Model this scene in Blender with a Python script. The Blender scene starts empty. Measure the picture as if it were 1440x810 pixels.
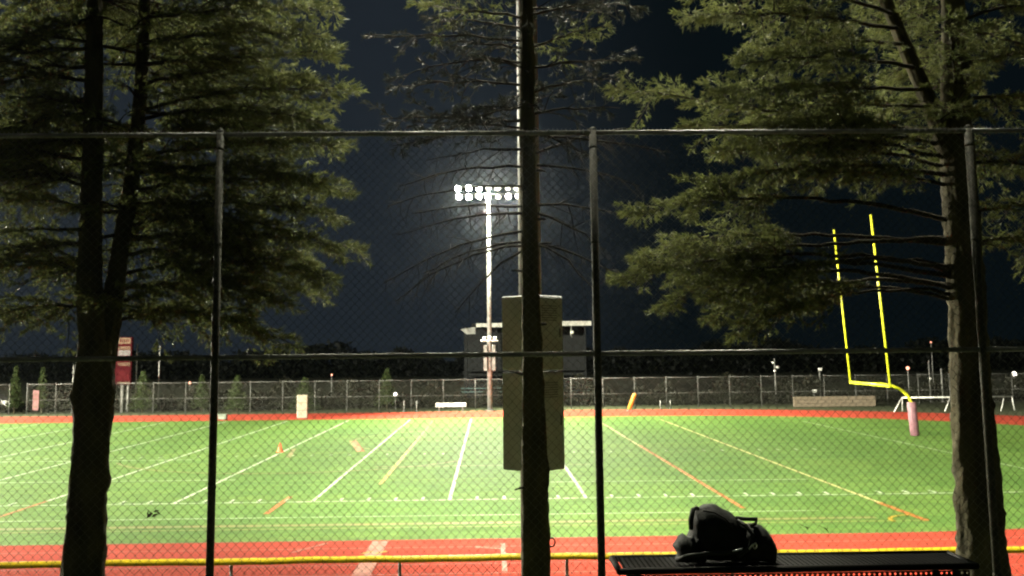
import bpy, math, random
import numpy as np
from mathutils import Vector, Matrix

# ------------------------------------------------------------------ camera
scene = bpy.context.scene
C = scene.collection
FOC, PITCH, ROLL, YAW, EYE, PY = 1457.76, 0.12368, -0.01047, 0.02387, 4.826, 316.3
cyw, syw = math.cos(YAW), math.sin(YAW)
FWD = Vector((syw*math.cos(PITCH), cyw*math.cos(PITCH), math.sin(PITCH)))
_r = Vector((cyw, -syw, 0)); _u = _r.cross(FWD)
RGT = _r*math.cos(ROLL)+_u*math.sin(ROLL)
UPV = _u*math.cos(ROLL)-_r*math.sin(ROLL)
cam_d = bpy.data.cameras.new('camera'); cam = bpy.data.objects.new('camera', cam_d); C.objects.link(cam)
cam_d.sensor_width = 36; cam_d.lens = FOC/1440*36; cam_d.shift_y = (PY-405)/1440
cam_d.clip_start = 0.05; cam_d.clip_end = 3000
cam.matrix_world = Matrix(((RGT.x, UPV.x, -FWD.x, 0), (RGT.y, UPV.y, -FWD.y, 0), (RGT.z, UPV.z, -FWD.z, EYE), (0, 0, 0, 1)))
scene.camera = cam

# ------------------------------------------------------------------ world: the night sky
w = bpy.data.worlds.new('World'); scene.world = w; w.use_nodes = True
nt = w.node_tree; nt.nodes.clear()
wo = nt.nodes.new('ShaderNodeOutputWorld'); bg = nt.nodes.new('ShaderNodeBackground')
tc = nt.nodes.new('ShaderNodeTexCoord'); nz = nt.nodes.new('ShaderNodeTexNoise')
nz.inputs['Scale'].default_value = 2.2; nz.inputs['Detail'].default_value = 3
sp = nt.nodes.new('ShaderNodeSeparateXYZ'); nt.links.new(tc.outputs['Generated'], sp.inputs['Vector'])
ma = nt.nodes.new('ShaderNodeMath'); ma.operation = 'MULTIPLY_ADD'; ma.inputs[1].default_value = 0.22   # thin cloud breaks up the town glow
nt.links.new(tc.outputs['Generated'], nz.inputs['Vector']); nt.links.new(nz.outputs['Fac'], ma.inputs[0]); nt.links.new(sp.outputs['X'], ma.inputs[2])
rp = nt.nodes.new('ShaderNodeValToRGB'); rp.color_ramp.interpolation = 'EASE'
rp.color_ramp.elements[0].position = 0.0; rp.color_ramp.elements[0].color = (0.0205, 0.029, 0.039, 1)
rp.color_ramp.elements[1].position = 0.31; rp.color_ramp.elements[1].color = (0.0035, 0.0072, 0.0095, 1)
nt.links.new(ma.outputs[0], rp.inputs['Fac'])
nt.links.new(rp.outputs['Color'], bg.inputs['Color']); bg.inputs['Strength'].default_value = 0.6
nt.links.new(bg.outputs['Background'], wo.inputs['Surface'])

# ------------------------------------------------------------------ exposure, sampling
vs = scene.view_settings; vs.view_transform = 'Standard'; vs.look = 'None'; vs.gamma = 1; vs.use_curve_mapping = False
EXPOSURE = 0.0
vs.exposure = EXPOSURE
cy = scene.cycles
cy.use_denoising = True; cy.pixel_filter_type = 'BLACKMAN_HARRIS'; cy.filter_width = 2.1
try: cy.denoiser = 'OPENIMAGEDENOISE'; cy.denoising_input_passes = 'RGB_ALBEDO_NORMAL'
except Exception: pass
cy.max_bounces = 6; cy.diffuse_bounces = 3; cy.glossy_bounces = 2; cy.transmission_bounces = 3; cy.volume_bounces = 0
cy.transparent_max_bounces = 8; cy.sample_clamp_indirect = 4.0; cy.use_light_tree = True
cy.caustics_reflective = False; cy.caustics_refractive = False

# ------------------------------------------------------------------ floodlights (the stadium lamps and an added spill spot; poles and housings are built below)
LAMP = (1.0, 0.965, 0.76)
FLOODS = [  # name, head position, aim, watts, cone degrees, blend
    ('far_floodlight', (0.0, 90.35, 19.0), (7, 77, 0), 360000, 112, .7),
    ('near_floodlight', (0.62, 16.6, 21.5), (18, 52, 0), 150000, 108, .6),
    ('added_near_spill', (0.62, 16.6, 21.2), (0.2, 6.0, 0), 56000, 112, .8),  # added spot: imitates spill from the pole lamps back onto the pines
    ('far_left_floodlight', (-66, 92.0, 21.0), (-34, 50, 0), 950000, 112, .5),
    ('near_left_floodlight', (-66, 17.0, 21.0), (-42, 60, 0), 2000000, 112, .4),
]
for n, p, a, wt, deg, bl in FLOODS:
    ld = bpy.data.lights.new(n, 'SPOT'); lo = bpy.data.objects.new(n, ld); C.objects.link(lo)
    ld.energy = wt; ld.color = LAMP; ld.spot_size = math.radians(deg); ld.spot_blend = bl; ld.shadow_soft_size = 0.9
    lo.location = p; lo.rotation_euler = (Vector(a)-Vector(p)).to_track_quat('-Z', 'Y').to_euler()

# ------------------------------------------------------------------ helpers
rng = np.random.default_rng(7); random.seed(7)

def ray(px, py):
    return FWD+RGT*((px-720)/FOC)-UPV*((py-PY)/FOC)
def at(px, py, y):                      # place on the line of sight at distance y along the field normal
    d = ray(px, py); return Vector((0, 0, EYE))+d*(y/d.y)
def onz(px, py, z=0.0):
    d = ray(px, py); return Vector((0, 0, EYE))+d*((z-EYE)/d.z)

def tag(o, label=None, cat=None, group=None, kind=None):
    if label: o['label'] = label
    if cat: o['category'] = cat
    if group: o['group'] = group
    if kind: o['kind'] = kind
    return o
def thing(name, loc, label, cat, group=None, rz=0.0):
    o = bpy.data.objects.new(name, None); C.objects.link(o); o.location = loc; o.rotation_euler = (0, 0, rz)
    o.empty_display_size = 0.3
    return tag(o, label, cat, group)

class MB:
    """collects primitive shapes into one mesh, coordinates in the parent's space"""
    def __init__(s): s.v = []; s.f = []
    def add(s, v, f):
        b = len(s.v); s.v += [tuple(map(float, q)) for q in v]; s.f += [tuple(b+i for i in t) for t in f]; return s
    def box(s, c, d, rot=None):
        c = Vector(c); x, y, z = d[0]/2, d[1]/2, d[2]/2
        pts = [Vector(q) for q in ((-x,-y,-z),(x,-y,-z),(x,y,-z),(-x,y,-z),(-x,-y,z),(x,-y,z),(x,y,z),(-x,y,z))]
        if rot is not None: pts = [rot @ q for q in pts]
        return s.add([c+q for q in pts], [(0,3,2,1),(4,5,6,7),(0,1,5,4),(1,2,6,5),(2,3,7,6),(3,0,4,7)])
    def bbox(s, c, d, b=0.01, rot=None):   # box with chamfered edges
        c = Vector(c); X, Y, Z = d[0]/2, d[1]/2, d[2]/2; b = min(b, X*.45, Y*.45, Z*.45)
        V = []; idx = {}
        for sx in (-1,1):
            for sy in (-1,1):
                for sz in (-1,1):
                    for k, q in enumerate(((X,Y-b,Z-b),(X-b,Y,Z-b),(X-b,Y-b,Z))):
                        idx[(sx,sy,sz,k)] = len(V); V.append(Vector((sx*q[0],sy*q[1],sz*q[2])))
        F = []
        I = lambda a,b_,c_,k: idx[(a,b_,c_,k)]
        for t in (-1,1):
            F.append([I(t,-1,-1,0),I(t,1,-1,0),I(t,1,1,0),I(t,-1,1,0)][::t])
            F.append([I(-1,t,-1,1),I(1,t,-1,1),I(1,t,1,1),I(-1,t,1,1)][::-t])
            F.append([I(-1,-1,t,2),I(1,-1,t,2),I(1,1,t,2),I(-1,1,t,2)][::t])
            for u in (-1,1):
                F.append([I(t,u,-1,0),I(t,u,-1,1),I(t,u,1,1),I(t,u,1,0)][::t*u])
                F.append([I(t,-1,u,0),I(t,1,u,0),I(t,1,u,2),I(t,-1,u,2)][::t*u])
                F.append([I(-1,t,u,1),I(1,t,u,1),I(1,t,u,2),I(-1,t,u,2)][::-t*u])
                for w_ in (-1,1):
                    F.append([I(t,u,w_,0),I(t,u,w_,1),I(t,u,w_,2)][::-t*u*w_])
        if rot is not None: V = [rot @ q for q in V]
        return s.add([c+q for q in V], F)
    def tube(s, pts, r, n=8, caps=True):
        pts = [Vector(p) for p in pts]; m = len(pts)
        rr = r if hasattr(r, '__len__') else [r]*m
        V = []; prev = None
        for i, p in enumerate(pts):
            t = (pts[min(i+1, m-1)]-pts[max(i-1, 0)])
            t = t.normalized() if t.length > 1e-9 else Vector((0,0,1))
            if prev is None: a = t.orthogonal().normalized()
            else:
                a = prev-t*prev.dot(t); a = a.normalized() if a.length > 1e-6 else t.orthogonal().normalized()
            prev = a; b = t.cross(a)
            for k in range(n):
                th = 2*math.pi*k/n; V.append(p+(a*math.cos(th)+b*math.sin(th))*rr[i])
        F = [(i*n+k, i*n+(k+1) % n, (i+1)*n+(k+1) % n, (i+1)*n+k) for i in range(m-1) for k in range(n)]
        if caps: F += [tuple(range(n))[::-1], tuple((m-1)*n+k for k in range(n))]
        return s.add(V, F)
    def sphere(s, c, r, n=10, m=6, sc=(1,1,1)):
        V = [(c[0], c[1], c[2]+r*sc[2])]
        for i in range(1, m):
            a = math.pi*i/m
            V += [(c[0]+r*sc[0]*math.sin(a)*math.cos(2*math.pi*k/n), c[1]+r*sc[1]*math.sin(a)*math.sin(2*math.pi*k/n), c[2]+r*sc[2]*math.cos(a)) for k in range(n)]
        V.append((c[0], c[1], c[2]-r*sc[2]))
        F = [(0, 1+k, 1+(k+1) % n) for k in range(n)]
        for i in range(m-2):
            F += [(1+i*n+k, 1+(i+1)*n+k, 1+(i+1)*n+(k+1) % n, 1+i*n+(k+1) % n) for k in range(n)]
        e = len(V)-1; F += [(e, 1+(m-2)*n+(k+1) % n, 1+(m-2)*n+k) for k in range(n)]
        return s.add(V, F)
    def build(s, name, mat, parent=None, smooth=False, kind=None):
        me = bpy.data.meshes.new(name); me.from_pydata(s.v, [], s.f); me.materials.append(mat)
        if smooth: me.polygons.foreach_set('use_smooth', [True]*len(me.polygons))
        return link(name, me, parent, kind)

def link(name, me, parent=None, kind=None):
    o = bpy.data.objects.new(name, me); C.objects.link(o)
    if parent is not None: o.parent = parent
    if kind: o['kind'] = kind
    return o
def np_mesh(name, V, F, mat, smooth=False):
    """fast mesh from numpy verts (n,3) and faces (m,k)"""
    me = bpy.data.meshes.new(name); F = np.asarray(F, np.int32); k = F.shape[1]
    me.vertices.add(len(V)); me.vertices.foreach_set('co', np.asarray(V, np.float32).ravel())
    me.loops.add(F.size); me.loops.foreach_set('vertex_index', F.ravel())
    me.polygons.add(len(F)); me.polygons.foreach_set('loop_start', np.arange(0, F.size, k, dtype=np.int32))
    if smooth: me.polygons.foreach_set('use_smooth', np.ones(len(F), bool))
    me.update(calc_edges=True); me.validate(); me.materials.append(mat)
    return me

# ------------------------------------------------------------------ materials
def mat(name, c0, c1=None, scale=5.0, rough=0.7, metal=0.0, spec=0.25, bump=0.0, bscale=None, stretch=(1,1,1), detail=4, emit=None, estr=0, lo=0.35, hi=0.65):
    m = bpy.data.materials.new(name); m.use_nodes = True; n = m.node_tree.nodes; l = m.node_tree.links
    b = n['Principled BSDF']; b.inputs['Roughness'].default_value = rough; b.inputs['Metallic'].default_value = metal
    b.inputs['Specular IOR Level'].default_value = spec
    t = n.new('ShaderNodeTexCoord'); mp = n.new('ShaderNodeMapping'); mp.inputs['Scale'].default_value = stretch
    l.new(t.outputs['Object'], mp.inputs['Vector'])
    if c1 is None: c1 = tuple(x*0.8 for x in c0)
    z = n.new('ShaderNodeTexNoise'); z.inputs['Scale'].default_value = scale; z.inputs['Detail'].default_value = detail
    l.new(mp.outputs['Vector'], z.inputs['Vector'])
    r = n.new('ShaderNodeValToRGB'); r.color_ramp.elements[0].position = lo; r.color_ramp.elements[1].position = hi
    r.color_ramp.elements[0].color = (*c1, 1); r.color_ramp.elements[1].color = (*c0, 1)
    l.new(z.outputs['Fac'], r.inputs['Fac']); l.new(r.outputs['Color'], b.inputs['Base Color'])
    if bump:
        z2 = n.new('ShaderNodeTexNoise'); z2.inputs['Scale'].default_value = bscale or scale*4; z2.inputs['Detail'].default_value = 5
        l.new(mp.outputs['Vector'], z2.inputs['Vector'])
        bp = n.new('ShaderNodeBump'); bp.inputs['Strength'].default_value = bump; bp.inputs['Distance'].default_value = 0.02
        l.new(z2.outputs['Fac'], bp.inputs['Height']); l.new(bp.outputs['Normal'], b.inputs['Normal'])
    if emit:
        b.inputs['Emission Color'].default_value = (*emit, 1); b.inputs['Emission Strength'].default_value = estr
    return m

def turf_mat(name, dark, light, patch, rough=0.8):
    m = bpy.data.materials.new(name); m.use_nodes = True; n = m.node_tree.nodes; l = m.node_tree.links
    b = n['Principled BSDF']; b.inputs['Roughness'].default_value = rough; b.inputs['Specular IOR Level'].default_value = 0.07
    t = n.new('ShaderNodeTexCoord')
    def noise(sc, st, det=3):
        mp = n.new('ShaderNodeMapping'); mp.inputs['Scale'].default_value = st; l.new(t.outputs['Object'], mp.inputs['Vector'])
        z = n.new('ShaderNodeTexNoise'); z.inputs['Scale'].default_value = sc; z.inputs['Detail'].default_value = det
        l.new(mp.outputs['Vector'], z.inputs['Vector']); return z.outputs['Fac']
    def ramp(f, a, bb, lo, hi):
        r = n.new('ShaderNodeValToRGB'); r.color_ramp.elements[0].position = lo; r.color_ramp.elements[1].position = hi
        r.color_ramp.elements[0].color = (*a, 1); r.color_ramp.elements[1].color = (*bb, 1); l.new(f, r.inputs['Fac']); return r.outputs['Color']
    fine = ramp(noise(2.6, (1, 1, 1), 9), dark, light, 0.3, 0.7)
    big = ramp(noise(0.16, (0.5, 1.6, 1), 5), (1, 1, 1), patch, 0.42, 0.7)
    drag = ramp(noise(0.5, (0.12, 2.4, 1), 6), (0.78, 0.82, 0.76), (1.14, 1.10, 1.08), 0.3, 0.7)
    mx = n.new('ShaderNodeMix'); mx.data_type = 'RGBA'; mx.blend_type = 'MULTIPLY'; mx.inputs[0].default_value = 1
    l.new(fine, mx.inputs[6]); l.new(big, mx.inputs[7])
    m2 = n.new('ShaderNodeMix'); m2.data_type = 'RGBA'; m2.blend_type = 'MULTIPLY'; m2.inputs[0].default_value = 1
    l.new(mx.outputs[2], m2.inputs[6]); l.new(drag, m2.inputs[7])
    # turf rolls: a slight change of pile every five yards, with scuffed blotches
    sx = n.new('ShaderNodeSeparateXYZ'); l.new(t.outputs['Object'], sx.inputs[0])
    md = n.new('ShaderNodeMath'); md.operation = 'PINGPONG'; md.inputs[1].default_value = 4.572; l.new(sx.outputs['X'], md.inputs[0])
    m3 = n.new('ShaderNodeMix'); m3.data_type = 'RGBA'; m3.blend_type = 'MULTIPLY'; m3.inputs[0].default_value = 1
    m4 = n.new('ShaderNodeMix'); m4.data_type = 'RGBA'; m4.blend_type = 'MULTIPLY'; m4.inputs[0].default_value = 1
    gt = n.new('ShaderNodeMath'); gt.operation = 'DIVIDE'; gt.inputs[1].default_value = 4.572; l.new(md.outputs[0], gt.inputs[0])
    l.new(m2.outputs[2], m3.inputs[6]); l.new(ramp(gt.outputs[0], (0.93, 0.95, 0.92), (1.05, 1.04, 1.04), 0.47, 0.53), m3.inputs[7])
    l.new(m3.outputs[2], m4.inputs[6]); l.new(ramp(noise(0.8, (1, 1, 1), 7), (0.86, 0.9, 0.86), (1.1, 1.08, 1.12), 0.36, 0.64), m4.inputs[7])
    l.new(m4.outputs[2], b.inputs['Base Color'])
    bp = n.new('ShaderNodeBump'); bp.inputs['Strength'].default_value = 0.5; bp.inputs['Distance'].default_value = 0.03
    l.new(noise(30, (1, 1, 1), 3), bp.inputs['Height']); l.new(bp.outputs['Normal'], b.inputs['Normal'])
    return m

def needle_mat(name, c0, c1):
    m = bpy.data.materials.new(name); m.use_nodes = True; n = m.node_tree.nodes; l = m.node_tree.links; n.clear()
    o = n.new('ShaderNodeOutputMaterial'); d = n.new('ShaderNodeBsdfPrincipled'); d.inputs['Roughness'].default_value = 0.5
    d.inputs['Specular IOR Level'].default_value = 0.18
    tr = n.new('ShaderNodeBsdfTranslucent'); mx = n.new('ShaderNodeMixShader'); mx.inputs[0].default_value = 0.48
    t = n.new('ShaderNodeTexCoord'); z = n.new('ShaderNodeTexNoise'); z.inputs['Scale'].default_value = 11; z.inputs['Detail'].default_value = 4
    r = n.new('ShaderNodeValToRGB'); r.color_ramp.elements[0].position = 0.32; r.color_ramp.elements[1].position = 0.68
    r.color_ramp.elements[0].color = (*c1, 1); r.color_ramp.elements[1].color = (*c0, 1)
    l.new(t.outputs['Object'], z.inputs['Vector']); l.new(z.outputs['Fac'], r.inputs['Fac'])
    l.new(r.outputs['Color'], d.inputs['Base Color']); l.new(r.outputs['Color'], tr.inputs['Color'])
    l.new(d.outputs[0], mx.inputs[1]); l.new(tr.outputs[0], mx.inputs[2]); l.new(mx.outputs[0], o.inputs['Surface'])
    return m

M = {}
M['turf'] = turf_mat('turf', (0.054, 0.112, 0.021), (0.09, 0.162, 0.034), (1.12, 1.02, 0.95))
M['ground'] = mat('rough_grass', (0.05, 0.062, 0.022), (0.035, 0.04, 0.018), 1.5, 0.9, bump=0.6, bscale=14, detail=8)
M['track'] = mat('track_rubber', (0.32, 0.044, 0.026), (0.27, 0.035, 0.02), 0.9, 0.92, spec=0.04, bump=0.35, bscale=60, detail=8)
M['white_line'] = mat('white_line_paint', (0.46, 0.5, 0.38), (0.17, 0.26, 0.115), 3.0, 0.7, detail=8)
M['faint_line'] = mat('worn_white_line', (0.30, 0.38, 0.22), (0.13, 0.2, 0.075), 1.2, 0.7, detail=8)
M['yellow_line'] = mat('yellow_line_paint', (0.33, 0.22, 0.012), (0.22, 0.17, 0.015), 3.0, 0.7, detail=8)
M['worn_yellow'] = mat('worn_yellow_line', (0.17, 0.165, 0.035), (0.11, 0.15, 0.035), 1.5, 0.7, detail=8)
M['cream_line'] = mat('cream_line_paint', (0.46, 0.40, 0.16), (0.27, 0.27, 0.1), 3.0, 0.7, detail=8)
M['orange_line'] = mat('orange_line_paint', (0.34, 0.09, 0.012), (0.22, 0.09, 0.016), 3.0, 0.7, detail=8)
M['worn_orange'] = mat('worn_orange_line', (0.165, 0.125, 0.035), (0.11, 0.13, 0.035), 1.5, 0.7, detail=8)
M['lane_line'] = mat('track_lane_paint', (0.36, 0.15, 0.10), (0.27, 0.07, 0.042), 2.0, 0.7, detail=8)
M['galv'] = mat('galvanised_steel', (0.26, 0.26, 0.245), (0.18, 0.18, 0.17), 6, 0.55, 0.25, 0.3, bump=0.1)
M['wire'] = mat('chain_link_wire', (0.21, 0.205, 0.165), (0.13, 0.13, 0.11), 20, 0.7, 0.0, 0.15)
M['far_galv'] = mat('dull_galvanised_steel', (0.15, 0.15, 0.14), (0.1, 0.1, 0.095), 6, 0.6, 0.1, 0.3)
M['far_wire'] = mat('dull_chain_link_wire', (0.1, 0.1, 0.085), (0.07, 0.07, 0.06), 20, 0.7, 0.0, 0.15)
M['post_dark'] = mat('weathered_fence_post', (0.085, 0.082, 0.06), (0.05, 0.05, 0.038), 9, 0.7, 0.0, 0.15, bump=0.15)
M['yellow_cap'] = mat('yellow_plastic_cap', (0.78, 0.56, 0.02), (0.6, 0.42, 0.02), 4, 0.5, 0, 0.3)
M['goal_yellow'] = mat('goal_yellow_paint', (0.72, 0.72, 0.03), (0.62, 0.62, 0.03), 3, 0.35, 0, 0.5)
M['pad_red'] = mat('faded_red_pad', (0.25, 0.125, 0.15), (0.19, 0.09, 0.11), 3, 0.5, 0, 0.4, bump=0.1)
M['bark'] = mat('conifer_bark', (0.11, 0.097, 0.056), (0.05, 0.044, 0.027), 7, 0.95, 0, 0.2, bump=1.0, bscale=16, stretch=(1, 1, 0.3), detail=8)
M['twig'] = mat('twig_bark', (0.05, 0.043, 0.03), (0.03, 0.026, 0.018), 12, 0.95, 0, 0.15)
M['dead_twig'] = mat('dead_twig_bark', (0.07, 0.06, 0.048), (0.04, 0.036, 0.03), 12, 0.95, 0, 0.15)
M['needle'] = needle_mat('pine_needles', (0.15, 0.165, 0.055), (0.062, 0.075, 0.024))
M['needle_shaded'] = needle_mat('shaded_pine_needles', (0.026, 0.028, 0.02), (0.016, 0.018, 0.013))  # darker needle copy: the centre pine's unlit foliage is put into the colour
M['needle_far'] = needle_mat('sapling_needles', (0.075, 0.105, 0.035), (0.04, 0.06, 0.02))
M['shrub'] = needle_mat('shrub_leaves', (0.04, 0.04, 0.026), (0.024, 0.026, 0.016))
M['wood_far'] = needle_mat('treeline_leaves', (0.014, 0.018, 0.013), (0.010, 0.013, 0.010))
M['pole'] = mat('pole_steel', (0.27, 0.27, 0.255), (0.18, 0.18, 0.17), 4, 0.5, 0.1, 0.3, bump=0.05)
M['cabinet'] = mat('olive_grey_cabinet', (0.5, 0.5, 0.5), (0.4, 0.4, 0.4), 2.5, 0.6, 0, 0.4, bump=0.05)
M['lamp_body'] = mat('lamp_housing', (0.25, 0.25, 0.25), None, 4, 0.4, 0.6)
M['lens'] = mat('lit_floodlight_lens', (0.9, 0.9, 0.85), None, 4, 0.3, emit=(1.0, 0.95, 0.8), estr=20)
M['lens_hot'] = mat('glaring_floodlight_lens', (0.9, 0.9, 0.85), None, 4, 0.3, emit=(1.0, 0.95, 0.8), estr=160)
M['lens_dim'] = mat('dimmed_floodlight_lens', (0.9, 0.9, 0.85), None, 4, 0.3, emit=(1.0, 0.95, 0.8), estr=1.6)  # weaker emission stands in for lamps dimmed behind twigs
M['black_metal'] = mat('dark_coated_steel', (0.010, 0.0095, 0.008), (0.006, 0.006, 0.005), 9, 0.7, 0.0, 0.1)
M['black_cloth'] = mat('black_nylon', (0.012, 0.013, 0.010), (0.007, 0.008, 0.006), 12, 0.75, 0, 0.25, bump=0.4, bscale=30)
M['black_web'] = mat('black_webbing', (0.02, 0.021, 0.017), (0.012, 0.013, 0.01), 60, 0.7, 0, 0.3)
M['reflector'] = mat('reflective_trim', (0.6, 0.6, 0.58), None, 8, 0.25, 0.5)
M['maroon'] = mat('maroon_board', (0.045, 0.006, 0.008), (0.035, 0.005, 0.007), 3, 0.9, 0, 0.03)
M['board_cream'] = mat('cream_board_panel', (0.15, 0.12, 0.08), (0.11, 0.085, 0.06), 3, 0.9, 0, 0.03)
M['board_dark'] = mat('dark_score_window', (0.03, 0.022, 0.02), None, 3, 0.3)
M['print'] = mat('board_lettering', (0.06, 0.009, 0.011), None, 3, 0.9, 0, 0.03)
M['white_paint'] = mat('white_painted_metal', (0.72, 0.72, 0.68), (0.6, 0.6, 0.56), 5, 0.45)
M['white_pad'] = mat('white_vinyl_block', (0.36, 0.31, 0.24), (0.28, 0.24, 0.18), 4, 0.55, bump=0.1)
M['orange_pad'] = mat('orange_pad', (0.62, 0.27, 0.03), (0.5, 0.2, 0.03), 4, 0.5)
M['cone'] = mat('orange_cone_plastic', (0.75, 0.14, 0.05), None, 4, 0.5)
M['box_grey'] = mat('grey_green_plastic', (0.2, 0.24, 0.19), (0.14, 0.18, 0.14), 5, 0.6)
M['banner'] = mat('pink_banner_vinyl', (0.2, 0.1, 0.1), (0.16, 0.075, 0.075), 5, 0.6)
M['stone'] = mat('beige_block', (0.21, 0.17, 0.12), (0.14, 0.115, 0.085), 3, 0.9, bump=0.4)
M['concrete'] = mat('weathered_concrete', (0.24, 0.24, 0.22), (0.16, 0.16, 0.15), 2, 0.85, bump=0.2)
M['fascia'] = mat('pale_metal_fascia', (0.42, 0.42, 0.38), (0.3, 0.3, 0.28), 3, 0.5)
M['stand_dark'] = mat('dark_stand_wall', (0.010, 0.011, 0.011), (0.007, 0.008, 0.008), 2, 0.9)
M['teal_rail'] = mat('teal_rail_paint', (0.09, 0.16, 0.16), None, 3, 0.5)
M['car_paint'] = mat('pale_car_paint', (0.55, 0.55, 0.52), None, 2, 0.25, 0.1, 0.6)
M['glass'] = mat('dark_glass', (0.02, 0.022, 0.025), None, 2, 0.08, 0, 0.8)
M['rubber'] = mat('black_rubber', (0.02, 0.02, 0.02), None, 5, 0.9)
M['headlight'] = mat('lit_headlight', (0.9, 0.9, 0.9), None, 2, 0.2, emit=(1, 0.95, 0.85), estr=4)
M['bulb_white'] = mat('lit_white_bulb', (0.9, 0.9, 0.9), None, 2, 0.3, emit=(1, 0.93, 0.8), estr=3)
M['bulb_red'] = mat('lit_red_bulb', (0.9, 0.5, 0.4), None, 2, 0.3, emit=(1, 0.34, 0.2), estr=2.5)
M['dead_leaf'] = mat('dry_brown_leaf', (0.07, 0.04, 0.02), (0.04, 0.025, 0.012), 20, 0.8)

# ------------------------------------------------------------------ ground: one sheet, bank by the fence, level field beyond
def gz(y):
    pts = [(-1e4, 3.2), (-2, 3.15), (4, 3.0), (7.0, 2.87), (8.4, 2.74), (9.2, 2.4), (11.5, 1.75), (14.5, 1.05), (17.5, 0.3), (18.6, 0.02), (19.2, -0.02), (1e4, -0.02)]
    return float(np.interp(y, [p[0] for p in pts], [p[1] for p in pts]))
xs = np.unique(np.concatenate([[-600, -300, -150, -90], np.arange(-60, -12, 4), np.arange(-12, 12.01, 0.35), np.arange(14, 60, 4), [90, 150, 300, 600]]))
ys = np.unique(np.concatenate([[-600, -200, -60, -25], np.arange(-12, 2, 1.5), np.arange(2, 19.3, 0.3), [22, 30, 60, 100, 200, 320, 600]]))
GX, GY = np.meshgrid(xs, ys)
GZ = np.array([gz(y) for y in ys])[:, None]+np.zeros_like(GX)
near = (GY > -10) & (GY < 18.2) & (np.abs(GX) < 13)
GZ += np.where(near, 0.03*np.sin(GX*2.1+GY*1.3)+0.025*np.sin(GX*4.7-GY*3.1)+rng.normal(0, 0.012, GX.shape), 0)
V = np.stack([GX, GY, GZ], -1).reshape(-1, 3); nx = len(xs)
F = [(j*nx+i, j*nx+i+1, (j+1)*nx+i+1, (j+1)*nx+i) for j in range(len(ys)-1) for i in range(nx-1)]
link('ground', np_mesh('ground', V, F, M['ground'], True), kind='structure')

# ------------------------------------------------------------------ track oval and turf
TCX, TCXL, YC = 10.2, -76.0, 54.3
R_IN, R_OUT = 26.2, 34.9
def oval(r, n=64):
    pts = [(TCX+r*math.sin(a), YC-r*math.cos(a)) for a in np.linspace(0, math.pi, n)]
    pts += [(TCXL-r*math.sin(a), YC+r*math.cos(a)) for a in np.linspace(0, math.pi, n)]
    return pts
def ring(name, r0, r1, z, m, kind='structure', parent=None):
    a, b = oval(r0), oval(r1); n = len(a)
    mb = MB(); mb.add([(x, y, z) for x, y in a]+[(x, y, z) for x, y in b], [(i, n+i, n+(i+1) % n, (i+1) % n) for i in range(n)])
    return mb.build(name, m, parent, kind=kind)
track = ring('running_track', R_IN, R_OUT, 0.0, M['track'])
mb = MB(); pt = oval(R_IN); mb.add([(x, y, 0.006) for x, y in pt], [tuple(range(len(pt)))])
field = mb.build('turf_field', M['turf'], kind='structure')
ring('lane_line', R_IN, R_IN+0.06, 0.012, M['lane_line'], None, track)
for k in range(1, 8):
    ring('lane_line', R_IN+k*1.07, R_IN+k*1.07+0.05, 0.004, M['lane_line'], None, track)
ring('lane_line', R_OUT-0.06, R_OUT, 0.004, M['lane_line'], None, track)

ZL = [0.011]
def strip(name, a, b, wd, m, parent=field, dz=0.0):
    a = Vector((a[0], a[1], 0)); b = Vector((b[0], b[1], 0)); t = (b-a).normalized(); s = Vector((-t.y, t.x, 0))*wd/2
    z = Vector((0, 0, ZL[0]+dz)); n = max(1, int((b-a).length/6)); mb = MB()
    V = []
    for i in range(n+1):
        p = a.lerp(b, i/n); V += [p-s+z, p+s+z]
    mb.add(V, [(2*i, 2*i+2, 2*i+3, 2*i+1) for i in range(n)])
    return mb.build(name, m, parent)
X0, SY = -1.332, 35.52
strip('sideline', (-90, SY), (21.6, SY), 0.11, M['white_line'])
for k in range(-14, 4):
    X = X0+k*4.572
    if k == 3: strip('goal_line', (X, 31.5), (X, 76), 0.13, M['cream_line'], dz=0.004)
    elif k == 2: strip('yard_line', (X, SY+1.5), (X, 74), 0.12, M['cream_line'], dz=0.004)
    else: strip('yard_line', (X, SY-0.1), (X, 79), 0.12, M['white_line'], dz=0.004)
mbh = MB(); mbf = MB()
for k in range(-70, 20):
    X = X0+k*0.9144
    if k % 5: mbh.box((X, SY+0.42, ZL[0]+0.005), (0.10, 0.6, 0.006))
    if k % 5: mbf.box((X, SY+16.26, ZL[0]+0.001), (0.10, 0.6, 0.006))
mbh.build('hash_mark', M['white_line'], field, kind='stuff'); mbf.build('hash_mark', M['faint_line'], field, kind='stuff')
strip('end_line', (21.6, SY), (21.6, 72), 0.12, M['faint_line'], dz=0.004)
strip('worn_line', (-22, 42.1), (-10, 42.0), 0.16, M['faint_line'])
strip('worn_line', (1.5, 40.0), (12, 39.8), 0.14, M['faint_line'])
strip('worn_line', (-5, 46.2), (4.5, 46.0), 0.16, M['worn_orange'])
strip('worn_line', (-30, 50.5), (-14, 50.4), 0.2, M['faint_line'])
strip('worn_line', (-20.0, 32.2), (10, 32.1), 0.12, M['faint_line'])
strip('touch_line', (-80, 30.35), (12.3, 30.0), 0.12, M['worn_yellow'])
strip('touch_line', (-80, 31.0), (11.2, 30.62), 0.30, M['worn_orange'])
strip('box_line', (-4.1, 40.0), (-4.1, 62), 0.15, M['yellow_line'])
strip('box_line', (-4.1, 62), (-4.1, 78), 0.13, M['worn_yellow'])
strip('restraining_line', (-6.88, 32.9), (-6.86, 36.8), 0.17, M['orange_line'], dz=0.008)
strip('restraining_line', (-15.05, 31.5), (-15.05, 36.5), 0.13, M['orange_line'], dz=0.008)
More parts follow.
